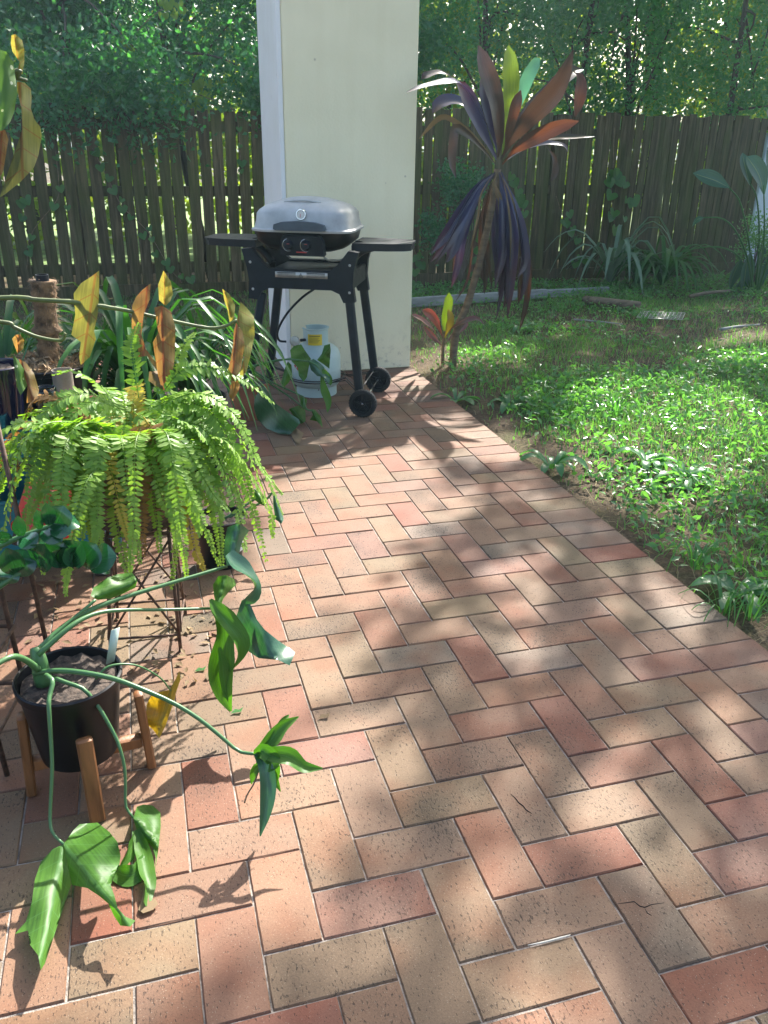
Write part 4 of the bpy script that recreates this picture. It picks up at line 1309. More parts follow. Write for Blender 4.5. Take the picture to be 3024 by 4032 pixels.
vine('low vine at the fence foot beside the pillar', 7.68, z5([(100, 840), (140, 930), (80, 980), (110, 900), (60, 860), (90, 1100)]), .13, 8, z5([(60, 760), (110, 900), (90, 1100)]))
M_VINE2 = leafmat('lime_vine_leaf', (.14, .26, .03, 1), (.24, .34, .05, 1), .55, .4, .4, (1.4, 1.5, .4, 1))
keep_ = M_VINE
M_VINE = M_VINE2
rv_ = random.Random(9)
vine('lime green vine sprawling over the fence top left of the pillar', 7.9, z1([(rv_.uniform(900, 1370), rv_.uniform(470, 645)) for _ in range(42)]), .12, 12, z1([(900, 560), (1050, 600), (1200, 610), (1380, 650)]))
vine('bright vine leaves in the tree above the pillar end of the left fence', 8.0, z1([(rv_.uniform(640, 800), rv_.uniform(200, 420)) for _ in range(16)] + [(rv_.uniform(960, 1080), rv_.uniform(0, 90)) for _ in range(8)]), .10, 13, z1([(700, 420), (720, 300), (900, 100), (1050, 20)]))
M_VINE = keep_
# dark shrub against the fence behind the cordyline
c0 = P(1000, 405, 7.4)
c = ell(rs_, 20, c0, .28, .16, .25)
root = empty('dark_shrub', (c0[0], c0[1], -.03), 'dark small-leaved shrub against the fence behind the cordyline', 'shrub')
mb = MB()
for k in range(6): mb.tube(spline([(c0[0], c0[1], -.04), (c0[0] + .03 * k, c0[1], .5), c[k]], 7), [.012, .004], 5)
mb.build('stem', M_BARK, root)
v, t, rd = cloud(clumps(rs_, np.vstack([c, ell(rs_, 8, P(945, 500, 7.45), .18, .1, .2)]), .07, 70), .04, .026, rs_, .3)
link('foliage', fast_mesh('foliage', v, t, rd), root, M_LF_DARK)

# timber edging, log, sticks
M_EDGE = plain('pale_edging_timber', (.24, .25, .25), .7, var=.25, scale=9, bump=.4, bscale=70, stretch=(.3, 3, 3))
M_LOG = plain('fallen_log', (.16, .12, .08), .9, var=.35, scale=9, bump=.9, bscale=40, stretch=(.3, 3, 3))
a, b = G(888, 657), G(1180, 637)
d = (b - a); L = np.linalg.norm(d); R = np.array(Matrix.Rotation(math.atan2(d[1], d[0]), 3, 'Z'))
tag(MB().box((a + b) / 2 + np.array([0, 0, .015]), (L, .045, .09), R, .006).build('edging_board', M_EDGE, sharp=40), 'long pale timber edging board lying on the lawn behind the cordyline', 'board')
a, b = G(1182, 636), G(1318, 629)
d = (b - a); L = np.linalg.norm(d); R = np.array(Matrix.Rotation(math.atan2(d[1], d[0]), 3, 'Z'))
tag(MB().box((a + b) / 2 + np.array([0, .04, .0]), (L, .045, .08), R, .006).build('edging_board', M_EDGE, sharp=40), 'shorter pale edging board half sunk in weeds below the bromeliad', 'board')
tag(MB().tube(spline([G(1262, 648, .03), G(1320, 655, .035), G(1384, 661, .03)], 8), [.042, .045, .04], 10).build('log', M_LOG), 'short brown fallen log on the lawn in front of the bromeliad', 'log')
tag(MB().tube(spline([G(1556, 712, .0), G(1590, 706, .01), G(1640, 701, .0)], 8), [.014, .012, .008], 7).build('stick', M_EDGE), 'pale bare stick lying on bare soil at the right', 'stick')
tag(MB().tube(spline([G(1240, 690, .0), G(1290, 694, .01), G(1345, 700, .0)], 8), [.008, .006, .004], 6).build('twig', M_EDGE), 'thin grey twig lying below the log', 'twig')
tag(MB().tube(spline([G(1490, 640, .02), G(1530, 632, .03), G(1575, 628, .02)], 6), [.02, .015], 7).build('stick', M_LOG), 'brown stick under the bird of paradise', 'stick')
# weld mesh offcut
mb = MB()
q0, q1, q2 = G(1385, 672, .0), G(1480, 676, .0), G(1375, 686, .0)
for k in range(13):
    mb.tube([q0 + (q1 - q0) * k / 12, q2 + (q1 - q0) * k / 12], .003, 4)
for k in range(6):
    mb.tube([q0 + (q2 - q0) * k / 5, q1 + (q2 - q0) * k / 5], .003, 4)
tag(mb.build('wire_mesh', M_STEEL), 'flat offcut of wire mesh lying in the grass behind the log', 'mesh')
# pale wall / gate panel at the far right
M_BLUEW = plain('pale_blue_wall', (.62, .72, .80), .6, var=.06)
wl = empty('garden_shed', (7.4, 8.1, 0), 'pale blue-white shed wall past the right end of the fence', 'shed')
MB().box((7.62, 8.3, .75), (1.55, .12, 1.6), bev=.01).build('wall', M_BLUEW, wl, sharp=40)
MB().box((7.6, 8.25, 1.62), (1.75, .45, .09), bev=.01).build('eave_beam', M_PALE, wl, sharp=40)
vs, fs, uv = ribbon([(6.85, 8.3, 1.70), (7.1, 8.4, 1.84), (7.6, 8.5, 1.86), (8.2, 8.5, 1.75)], .34, (0, -1, .3), .3, 8, [.5, 1, 1, .6])
MB().add(vs, fs).build('roof_cover', plain('grey_roof_cover', (.35, .34, .34), .8, var=.2), wl)

# rosette weeds that stand out on the lawn
wl_ = [((1190, 1012), 'large pale rosette weed in the sunny strip of lawn nearest the patio edge'), ((985, 868), 'small rosette weed on bare soil close to the patio border'), ((1100, 880), 'flat rosette weed in the shaded soil between patio and sunny lawn'),
       ((1480, 1035), 'big leafy weed on the sunny lawn at the right'), ((1395, 1000), 'leafy weed in the middle of the sunny lawn'), ((1125, 715), 'broad-leaved weed near the tip of the hanging cordyline leaves'), ((1590, 1290), 'dark leafy weed near the patio edge at lower right')]
for i, ((u, v), lab) in enumerate(wl_):
    p = G(u, v, -.035)
    rosette('rosette_weed', lab, tuple(p), 9, .15, .045, .45, M_WEED, 70 + i, 'weed', 'rosette weeds on the lawn', profile=[.3, .5, .8, 1., .8, .1], zl=-.03)
tf = [((1620, 1340), 'tall grass tuft beside the patio border at the right edge'), ((1500, 1230), 'dark green grass tuft on the lower right lawn'), ((1330, 900), 'upright grass tuft in the sunny lawn'), ((1390, 700), 'spindly grass tuft behind the sunny lawn'), ((1560, 1330), 'leafy grass tuft hanging over the patio edge'), ((1150, 830), 'bright grass tuft at the edge of the sunny patch')]
for i, ((u, v), lab) in enumerate(tf):
    p = G(u, v, -.035)
    rosette('grass_tuft', lab, tuple(p), 14, .15, .007, 1.1, M_GRASS, 90 + i, 'grass tuft', 'taller grass tufts on the lawn', zl=-.03, pn='blade')

# ------------------------------------------------------------------ potted plants on the left
M_POTB = plain('black_pot_plastic', (.006, .007, .009), .36, var=.3, scale=10, bump=.06, spec=.3)
M_POTT = plain('terracotta', (.36, .14, .075), .85, var=.2, scale=9, bump=.3)
M_SOILP = plain('potting_mix', (.075, .055, .042), .95, var=.6, scale=60, bump=1., bscale=120)
M_WOODS = plain('acacia_stand', (.22, .09, .03), .5, var=.3, scale=9, bump=.2, bscale=60, stretch=(4, 4, .6))
M_RUST = plain('rusty_wire', (.11, .065, .045), .7, metal=.3, var=.5, scale=40)
M_PHIL = leafmat('philodendron_leaf', (.045, .13, .02, 1), (.085, .19, .03, 1), .36, .45, .28, (1.7, 2.1, .35, 1), vein=((.09, .22, .07, 1), 7., 6., .03, .02, .45), obj_var=True)
M_PHILD = leafmat('blue_green_philodendron_leaf', (.028, .10, .058, 1), (.045, .13, .075, 1), .22, .3, .7, (1.5, 2.0, .5, 1), vein=((.08, .18, .11, 1), 7., 6., .03, .02, .4), obj_var=True)
M_YLF = leafmat('yellowing_leaf', (.30, .22, .02, 1), (.38, .27, .03, 1), .4, .45, .4, (1.4, 1.2, .4, 1), vein=((.22, .2, .03, 1), 6., 4., .05, .02, .5))
M_PET = leafmat('petiole_skin', (.05, .14, .05, 1), (.09, .20, .07, 1), .12, .35, .5)

z5c = lambda L: [(a * .42988, 1097.2 + b * .42988) for a, b in L]
zD = lambda L: [(a * .42988, 1591.0 + b * .42988) for a, b in L]
z8 = lambda L: [((800 + a * .48222) / SC, (1350 + b * .48222) / SC) for a, b in L]
z4 = lambda L: [(a * .39684, 548.6 + b * .39684) for a, b in L]
z7 = lambda L: [(a * .22316, b * .22316) for a, b in L]
zL = lambda L: [(a * .23148, 1042.4 + b * .23148) for a, b in L]


def pl(root, name, outline, rib, y0, y1, mat, crease=.25, ripple=.03, cuts=2, bulge=0.):
    """leaf blade from outline; depth runs y0 -> y1 along the rib, folded back on both sides of it"""
    f = lambda al, ac: y0 + (y1 - y0) * al + crease * abs(ac) * .35 + bulge * math.sin(min(max(al, 0), 1) * 3.14)
    v_, f_, uv_ = polyleaf(outline, rib, f, cuts, ripple)
    o = MB().add(v_, f_, uv_).build(name, mat, root)
    return o


def rb(root, name, path, wd, mat, up=FACE, fold=.35, n=14, profile=None, twist=0., wave=.06):
    v_, f_, uv_ = ribbon(path, wd, up, fold, n, profile, twist, wave)
    return MB().add(v_, f_, uv_).build(name, mat, root)


def yl(pts, ya, yb):
    n = len(pts)
    out = []
    for k, (u, v) in enumerate(pts):
        q = P(u, v, ya + (yb - ya) * k / max(1, n - 1))
        out.append(q if q[2] > .01 else G(u, v, .01))
    return out


def pot(name, label, c, rim_z, r_rim, z0, r_base, mat, cat='pot', group=None, lip=.008, soil=.02):
    root = empty(name, (c[0], c[1], z0), label, cat, group)
    MB().lathe([(r_base * .2, z0), (r_base, z0), (r_base * 1.02, z0 + .01), (r_rim - lip * .4, rim_z - .022), (r_rim + lip * .3, rim_z - .02), (r_rim + lip * .5, rim_z - .003), (r_rim, rim_z), (r_rim - .004, rim_z - .003),
                (r_rim - .008, rim_z - .03)], (c[0], c[1], 0), 40, cap0=True).build('wall', mat, root, sharp=35)
    r = np.random.default_rng(int(abs(c[0] * 1000)))
    vs, fs = [(c[0], c[1], rim_z - soil)], []
    nr, na = 6, 28
    for i in range(1, nr + 1):
        for k in range(na):
            a = 2 * math.pi * k / na
            rr = (r_rim - .009) * i / nr
            vs.append((c[0] + rr * math.cos(a), c[1] + rr * math.sin(a), rim_z - soil + r.uniform(-.006, .008)))
    for k in range(na): fs.append((0, 1 + k, 1 + (k + 1) % na))
    for i in range(nr - 1):
        for k in range(na):
            fs.append((1 + i * na + k, 1 + (i + 1) * na + k, 1 + (i + 1) * na + (k + 1) % na, 1 + i * na + (k + 1) % na))
    MB().add(vs, fs).build('potting_soil', M_SOILP, root)
    return root


# --- split-leaf philodendron on a wooden stand
PC = (-.918, .572)
stand = empty('wooden_plant_stand', (PC[0], PC[1], 0), 'small brown wooden stand under the black philodendron pot', 'plant stand')
feet = [(-.889, .436), (-.772, .585), (-1.032, .562), (-.915, .712)]
for k, (x, y) in enumerate(feet):
    d = np.array([x - PC[0], y - PC[1]]); an = math.atan2(d[1], d[0])
    R = np.array(Matrix.Rotation(an, 3, 'Z') @ Matrix.Rotation(-.05, 3, 'Y'))
    MB().box((x, y, .111), (.021, .034, .222), R, .004).build('leg', M_WOODS, stand, sharp=40)
for (i, j, dz) in ((0, 3, 0.), (1, 2, .0305)):
    a, b = np.array(feet[i]), np.array(feet[j]); d = b - a; L = np.linalg.norm(d)
    R = np.array(Matrix.Rotation(math.atan2(d[1], d[0]), 3, 'Z'))
    MB().box(((a + b)[0] / 2, (a + b)[1] / 2, .052 + dz), (L - .02, .026, .030), R, .003).build('crossbar', M_WOODS, stand, sharp=40)
phil_pot = pot('black_plant_pot', 'glossy black plastic pot standing in the wooden stand', PC, .305, .112, .099, .085, M_POTB)
ph = empty('philodendron', (PC[0] - .04, PC[1] - .01, .29), 'split-leaf philodendron with long arching stems in the black pot', 'philodendron')
cr0 = P(84, 1425, .57)
MB().tube(spline([P(95, 1475, .57), cr0, P(76, 1398, .58)], 8), [.020, .018, .011], 9).build('stem', M_PET, ph)
pets = [
    (yl(z5c([(180, 720), (330, 590), (480, 462)]), .58, .66), .006),
    (yl(z5c([(165, 750), (250, 660), (330, 590), (440, 520), (560, 470), (700, 425), (850, 380), (1000, 335), (1140, 293)]), .57, .80), .0075),
    (yl(z5c([(190, 740), (330, 615), (420, 555), (520, 522), (660, 512), (800, 512), (1060, 505)]), .56, .74), .0065),
    (yl(z5c([(170, 830), (280, 818), (400, 825), (560, 855), (700, 905), (870, 980), (1000, 1060), (1100, 1140), (1200, 1222), (1290, 1236)]), .56, .33), .0065),
    (yl(z5c([(260, 850), (340, 880), (420, 910), (480, 980), (520, 1040), (570, 1130), (600, 1200), (625, 1300), (630, 1400), (632, 1500), (670, 1557)]), .54, .37), .005),
    (yl(z5c([(230, 840), (265, 870), (250, 940), (245, 1000), (255, 1150), (262, 1300), (256, 1450), (252, 1580), (270, 1640), (320, 1690)]), .52, .31), .0055),
    (yl(z5c([(480, 860), (550, 795), (680, 790), (800, 850), (858, 918)]), .55, .60), .003),
    (yl(z5c([(190, 810), (130, 765), (60, 748), (-40, 800), (-120, 850)]), .55, .42), .008)]
for p_, r_ in pets:
    MB().tube(spline(p_, 22), np.linspace(r_ * 1.0, r_ * .55, 22), 8).build('petiole', M_PET, ph)
pl(ph, 'leaf', z5c([(455, 440), (470, 400), (540, 350), (600, 330), (665, 325), (690, 365), (680, 400), (620, 430), (560, 455), (490, 462)]), z5c([(465, 452), (690, 370)]), .66, .72, M_PHIL, .5)
pl(ph, 'leaf', z5c([(1140, 290), (1125, 230), (1130, 160), (1142, 98), (1190, 78), (1225, 92), (1252, 115), (1225, 150), (1212, 185), (1200, 240), (1185, 290)]), z5c([(1150, 290), (1195, 85)]), .80, .84, M_PHILD, .6)
rb(ph, 'leaf_lobe', yl(z5c([(1145, 230), (1180, 280), (1235, 330), (1278, 385), (1262, 430), (1215, 470), (1195, 520)]), .80, .74), .062, M_PHILD, (.6, -.6, .5), .4, 18, [.6, .9, 1, 1, 1, .8, .5], 1.2)
pl(ph, 'leaf', z5c([(1215, 465), (1240, 452), (1265, 500), (1290, 560), (1330, 612), (1400, 668), (1484, 725), (1470, 760), (1455, 792), (1400, 765), (1312, 742), (1292, 670), (1280, 600), (1268, 640), (1265, 700), (1300, 755), (1250, 722), (1215, 660), (1190, 600), (1185, 550)]), z5c([(1225, 460), (1380, 740)]), .77, .66, M_PHILD, .35, .04, 2)
pl(ph, 'leaf', z5c([(1075, 440), (1070, 385), (1098, 342), (1140, 338), (1180, 360), (1188, 385), (1150, 420), (1120, 460), (1105, 505), (1085, 480)]), z5c([(1095, 500), (1130, 345)]), .76, .83, M_PHIL, .5)
rb(ph, 'leaf_lobe', yl(z5c([(1055, 460), (1085, 510), (1150, 590), (1200, 670), (1195, 750), (1150, 825)]), .74, .68), .058, M_PHIL, (.5, -.8, .2), .5, 16, [.15, .6, .9, 1, .9, .5, .1], .5)
rb(ph, 'leaf_lobe', yl(z5c([(1095, 530), (1125, 620), (1115, 720), (1105, 820), (1125, 930), (1160, 1022)]), .74, .66), .066, M_PHIL, (.2, -1, .1), .5, 16, [.3, .6, .8, 1, .9, .6, .1], -.3)
rb(ph, 'leaf_lobe', yl(z5c([(1100, 700), (1120, 800), (1130, 900), (1145, 970)]), .69, .67), .035, M_PHIL, (.6, -1, .1), .4, 10)
# right finger leaf
e0 = (555, 1628)
for pts, wd, ya, yb in [([e0, (572, 1612), (592, 1590), (612, 1568), (645, 1548)], .034, .33, .38), ([e0, (585, 1606), (600, 1580), (612, 1558), (624, 1544)], .026, .33, .40), ([e0, (590, 1630), (625, 1636), (655, 1658), (697, 1660)], .038, .33, .28),
                        ([e0, (572, 1655), (578, 1700), (574, 1750), (562, 1806)], .036, .33, .25), ([e0, (560, 1650), (548, 1668), (543, 1694)], .020, .33, .31), ([e0, (575, 1650), (590, 1680), (606, 1710)], .022, .33, .30),
                        ([e0, (580, 1640), (592, 1660), (588, 1700), (584, 1740)], .026, .34, .31), ([e0, (565, 1620), (585, 1635), (592, 1650), (580, 1668)], .034, .33, .30)]:
    rb(ph, 'leaf_finger', yl(pts, ya, yb), wd, M_PHIL if wd != .036 else M_PHILD, (.2, -.8, .6), .5, 14, [.5, .75, .95, 1., .85, .55, .08], random.uniform(-.5, .5))
MB().tube(spline(yl([(563, 1650), (550, 1690), (535, 1715), (528, 1735)], .32, .28), 8), .0018, 5).build('tendril', M_DEAD, ph)
# lower left big leaf
pl(ph, 'leaf', zD([(320, 540), (345, 505), (370, 470), (400, 440), (445, 436), (490, 432), (550, 480), (590, 530), (606, 600), (600, 645), (560, 655), (500, 660), (530, 700), (556, 745), (575, 800), (590, 860), (630, 905), (680, 925), (655, 955), (605, 950), (572, 900), (545, 840), (500, 802), (440, 762), (360, 745), (342, 650)]), zD([(320, 540), (610, 900)]), .31, .10, M_PHIL, .35, .05, 2, -.03)
pl(ph, 'leaf', zD([(320, 540), (342, 640), (357, 745), (330, 790), (290, 850), (255, 930), (238, 1020), (226, 1140), (205, 1175), (192, 1100), (150, 1045), (188, 1000), (205, 920), (215, 850), (180, 920), (140, 975), (75, 992), (130, 930), (160, 830), (175, 720), (205, 630), (265, 565)]), zD([(320, 540), (205, 1100)]), .31, .06, M_PHIL, .45, .05, 2)
# leaf nearest the stand foot
pl(ph, 'leaf', zD([(670, 412), (688, 352), (720, 342), (768, 347), (806, 382), (808, 450), (800, 520), (796, 565), (776, 690), (784, 612), (768, 560), (735, 525), (690, 482)]), zD([(670, 405), (795, 560)]), .37, .30, M_PHIL, .5)
rb(ph, 'leaf_lobe', yl(zD([(685, 470), (715, 560), (732, 660), (740, 750), (730, 850)]), .36, .24), .034, M_PHIL, FACE, .5, 14, [.5, .9, 1, .9, .6])
rb(ph, 'leaf_lobe', yl(zD([(688, 480), (665, 540), (640, 600), (600, 655)]), .36, .33), .034, M_PHIL, FACE, .4)
rb(ph, 'leaf_lobe', yl(zD([(725, 600), (690, 680), (640, 700), (590, 685), (550, 655)]), .33, .29), .042, M_PHIL, (.1, -.7, .7), .4)
pl(ph, 'dry_leaf_tip', zD([(722, 745), (742, 760), (750, 830), (780, 815), (795, 840), (770, 870), (720, 888), (695, 870), (715, 810)]), zD([(730, 750), (735, 880)]), .27, .205, M_DEAD, .6, .1)
pl(ph, 'leaf', z5c([(900, 822), (908, 860), (885, 925), (872, 985), (850, 1040), (830, 1100), (800, 1158), (770, 1115), (742, 1090), (733, 1045), (738, 985), (760, 945), (800, 925), (850, 915), (880, 865)]), z5c([(865, 905), (795, 1140)]), .60, .56, M_YLF, .4, .05)
MB().prism([(-.012, 0), (.012, 0), (.012, .085), (-.012, .085)], .0012, P(238, 1432, .60), (.8, .2, .1), (.25, .05, 1), (0, 1, 0)).build('plant_tag', plain('pale_tag', (.45, .55, .45), .5, var=.1), ph)

# --- Boston fern in a cane basket on a rusty wire stand
FC = np.array([-.745, 1.19])
ws = empty('wire_plant_stand', (FC[0], FC[1], 0), 'rusty wire stand with crossed legs under the fern basket', 'plant stand')
ft = [(-.668, 1.078), (-.868, 1.105), (-.64, 1.29), (-.85, 1.31)]
tp = [(-.668, 1.09), (-.835, 1.11), (-.655, 1.27), (-.82, 1.29)]
for a, b in zip(ft, tp):
    MB().tube([(a[0], a[1], 0), (b[0], b[1], .39)], .0055, 7).build('leg', M_RUST, ws)
for (i, j) in ((0, 1), (1, 3), (3, 2), (2, 0)):
    MB().tube([(*ft[i], .055), (*ft[j], .055)], .004, 6).build('lower_rail', M_RUST, ws)
    MB().tube([(*tp[i], .383), (*tp[j], .383)], .0055, 6).build('top_rail', M_RUST, ws)
    MB().tube([(*ft[i], .06), (*tp[j], .37)], .0035, 6).build('cross_brace', M_RUST, ws)
    MB().tube([(*(np.array(ft[j]) + .006), .06), (*(np.array(tp[i]) + .006), .37)], .0035, 6).build('cross_brace', M_RUST, ws)
M_CANEB = plain('woven_cane', (.22, .135, .07), .75, var=.4, scale=30, bump=.8, bscale=60, stretch=(1, 1, 4))
bk = empty('cane_basket', (FC[0], FC[1], .39), 'woven cane basket holding the fern on the wire stand', 'basket')
for k in range(14):
    z = .397 + k * .0135
    rr = .105 + .028 * math.sin(k / 13 * 1.7) + .0015 * (k % 2)
    MB().tube([(FC[0] + rr * math.cos(a), FC[1] + rr * math.sin(a), z + .002 * math.sin(a * 9 + k)) for a in np.linspace(0, 2 * math.pi, 29)], .0075, 5).build('cane_coil', M_CANEB, bk)
MB().lathe([(.0005, .555), (.118, .552), (.120, .40), (.1, .393), (.0005, .392)], (FC[0], FC[1], 0), 24).build('liner', M_SOILP, bk)
M_FERN = leafmat('fern_leaflet', (.06, .18, .03, 1), (.24, .39, .06, 1), .5, .45, .4, (1.25, 1.35, .4, 1), tipcol=((.28, .44, .09, 1), .5, 1.2))
M_FERNY = leafmat('yellow_fern_leaflet', (.38, .33, .04, 1), (.46, .38, .06, 1), .45, .5, .3, (1.2, 1.1, .4, 1))
M_FERNB = leafmat('brown_fern_leaflet', (.22, .12, .04, 1), (.32, .18, .06, 1), .35, .6, .2, (1.2, 1.0, .6, 1))
fern = empty('boston_fern', (FC[0], FC[1], .55), 'large arching light green fern spilling out of the cane basket', 'fern')
rf = random.Random(5)


def frond(path, mat, ll=.032, seed=0, name='frond'):
    r = random.Random(seed)
    n = 26
    c = spline(path, n)
    L = np.linalg.norm(np.diff(c, axis=0), axis=1).sum()
    m = max(14, int(L / .0084))
    c = spline(path, m)
    t = np.gradient(c, axis=0); t /= np.linalg.norm(t, axis=1)[:, None] + 1e-9
    mb = MB().tube(c[::3], [.0016, .0006], 3, cap=False)
    up = np.array([0, 0, 1.])
    n0 = len(mb.v)
    ph0 = r.uniform(-.5, .5)
    for i in range(2, m):
        s_ = i / (m - 1)
        l = ll * (min(1, .45 + s_ * 3.0) if s_ < .2 else (1 - max(0, s_ - .35) / .65 * .82)) * r.uniform(.82, 1.12)
        sd = np.cross(t[i], up)
        if np.linalg.norm(sd) < .05: sd = np.array([math.cos(seed), math.sin(seed), 0])
        sd /= np.linalg.norm(sd)
        nr = np.cross(sd, t[i])
        a = ph0
        sd, nr = math.cos(a) * sd + math.sin(a) * nr, -math.sin(a) * sd + math.cos(a) * nr
        for g in (-1, 1):
            if r.random() < .06: continue
            d = sd * g + t[i] * .22 - nr * r.uniform(-.2, .5) + t[i] * r.uniform(-.15, .2)
            d /= np.linalg.norm(d)
            wv = t[i] * .0064 * (.6 + .4 * l / ll)
            p = c[i]
            mb.add([p, p + d * l * .3 + wv + nr * .001, p + d * l * .75 + wv * .8, p + d * l, p + d * l * .75 - wv * .55, p + d * l * .3 - wv], [(0, 1, 2, 3), (0, 3, 4, 5)], [(s_, .5)] * 6)
    nt_ = len(mb.v) - n0
    rr_ = [r.random() * .6 for _ in range(n0)]
    for _ in range(nt_ // 6): rr_ += [r.random()] * 6
    return mb.build(name, mat, fern, smooth=False, rnd=rr_)


def fern_path(az, L, rise, r):
    d = np.array([math.cos(az), math.sin(az), 0])
    b = np.array([FC[0], FC[1], .565]) + d * r.uniform(.01, .06)
    out = L * r.uniform(.48, .70)
    h = rise * L
    p1 = b + d * out * .32 + np.array([0, 0, h * .8]); p2 = b + d * out * .68 + np.array([0, 0, h * .85])
    p3 = b + d * out * .93 + np.array([0, 0, h * .2 - L * .12]); p4 = b + d * out * 1.06 + np.array([0, 0, h * .2 - L * r.uniform(.22, .38)])
    w_ = np.array([-d[1], d[0], 0]) * r.uniform(-.11, .11)
    return [b, p1, p2 + w_ * .5, p3 + w_, p4 + w_ * 1.3]


k = 0
for i in range(104):
    az = 2 * math.pi * (i * .618034) + rf.uniform(-.2, .2)
    L = rf.uniform(.32, .66)
    if math.cos(az - math.radians(-10)) > .5: L *= .86
    mt = M_FERNY if i in (7, 23, 50, 61) else (M_FERNB if i in (12, 38, 66) else M_FERN)
    frond(fern_path(az, L, rf.uniform(.12, .36), rf), mt, rf.uniform(.033, .043), i)
# surveyed long fronds hanging over the front and right
for i, (pts, ya, yb) in enumerate([
    ([(270, 880), (180, 850), (110, 880), (70, 960), (55, 1080)], 1.2, 1.12), ([(280, 890), (200, 870), (130, 930), (95, 1040), (80, 1085)], 1.18, 1.02), ([(270, 900), (220, 920), (170, 990), (150, 1080), (140, 1130)], 1.15, .98),
    ([(290, 890), (330, 930), (370, 1030), (380, 1150), (370, 1270)], 1.15, .93), ([(330, 880), (430, 850), (510, 900), (560, 1000), (612, 1070)], 1.2, 1.05), ([(340, 870), (440, 880), (500, 960), (540, 1080), (575, 1210)], 1.2, 1.0),
    ([(330, 870), (420, 850), (520, 950), (580, 1090), (590, 1160)], 1.22, 1.12), ([(320, 900), (400, 920), (450, 1010), (470, 1120), (480, 1220)], 1.15, .95), ([(310, 900), (350, 960), (400, 1080), (420, 1180), (440, 1230)], 1.12, .93),
    ([(270, 910), (260, 980), (250, 1080), (262, 1180), (285, 1270)], 1.1, .95), ([(250, 910), (210, 1000), (195, 1100), (200, 1180)], 1.1, .95), ([(290, 920), (320, 1000), (335, 1100), (345, 1190)], 1.1, .93),
    ([(350, 850), (400, 795), (480, 800), (540, 830), (590, 870)], 1.25, 1.3), ([(300, 860), (290, 790), (285, 740), (300, 700)], 1.25, 1.3), ([(330, 860), (370, 800), (395, 750), (420, 720)], 1.28, 1.4), ([(250, 870), (200, 820), (150, 800), (115, 810)], 1.25, 1.3),
    ([(320, 900), (380, 960), (420, 1060), (432, 1150)], 1.1, .9), ([(300, 910), (300, 1000), (305, 1100), (310, 1200)], 1.08, .92), ([(340, 890), (430, 930), (490, 1030), (520, 1130), (530, 1190)], 1.12, .92)]):
    frond(yl(pts, ya, yb), M_FERNY if i in (8,) else (M_FERNB if i == 17 else M_FERN), .04, 500 + i)

# --- cane begonia leaning in from the left
M_BEG = leafmat('begonia_leaf_back', (.18, .20, .06, 1), (.23, .22, .075, 1), .55, .5, .3, (1.3, 1.1, .55, 1), vein=((.20, .035, .02, 1), 4.5, 3.2, .035, .014, .45), edge=((.30, .34, .08, 1), .9))
M_BEGR = leafmat('red_begonia_leaf_back', (.20, .125, .06, 1), (.24, .16, .075, 1), .55, .45, .3, (1.35, 1.0, .55, 1), vein=((.2, .03, .02, 1), 4.5, 3.2, .035, .014, .5), edge=((.30, .30, .08, 1), 1.6))
M_BEGG = leafmat('spotted_begonia_leaf', (.06, .15, .03, 1), (.10, .19, .04, 1), .35, .4, .4, (1.4, 1.4, .4, 1), spots=((.5, .55, .4, 1), 38., .16))
beg = empty('begonia', (-1.75, 1.3, .3), 'cane begonia with hanging yellow-red leaves along a bamboo-like stem', 'begonia')
c1 = z4([(0, 240), (200, 250), (400, 262), (550, 285), (700, 310), (850, 345), (1000, 378), (1130, 402), (1220, 395), (1290, 360)])
p1 = [np.array([-1.74, 1.3, .32]), np.array([-1.66, 1.32, .7]), np.array([-1.4, 1.34, .98])] + [P(u, v, 1.36) for u, v in c1]
M_BCANE = plain('begonia_cane', (.10, .13, .035), .5, var=.3, scale=16, bump=.2)
MB().tube(spline(p1, 60), np.linspace(.0075, .0042, 60) + .0012 * (np.arange(60) % 6 == 0), 8).build('cane', M_BCANE, beg)
p2 = [np.array([-1.72, 1.3, .32]), np.array([-1.6, 1.36, .75]), np.array([-1.3, 1.4, .95])] + [P(u, v, 1.42) for u, v in z4([(0, 370), (80, 400), (200, 450), (330, 470), (355, 430)])]
MB().tube(spline(p2, 40), np.linspace(.008, .004, 40), 7).build('cane', M_BCANE, beg)
p3 = [np.array([-1.75, 1.28, .32]), np.array([-1.6, 1.1, .9]), np.array([-1.3, .9, 1.3]), P(*z7([(0, 760)])[0], .84), P(*z7([(160, 760)])[0], .84), P(*z7([(265, 780)])[0], .84)]
MB().tube(spline(p3, 30), np.linspace(.008, .003, 30), 7).build('cane', M_BCANE, beg)
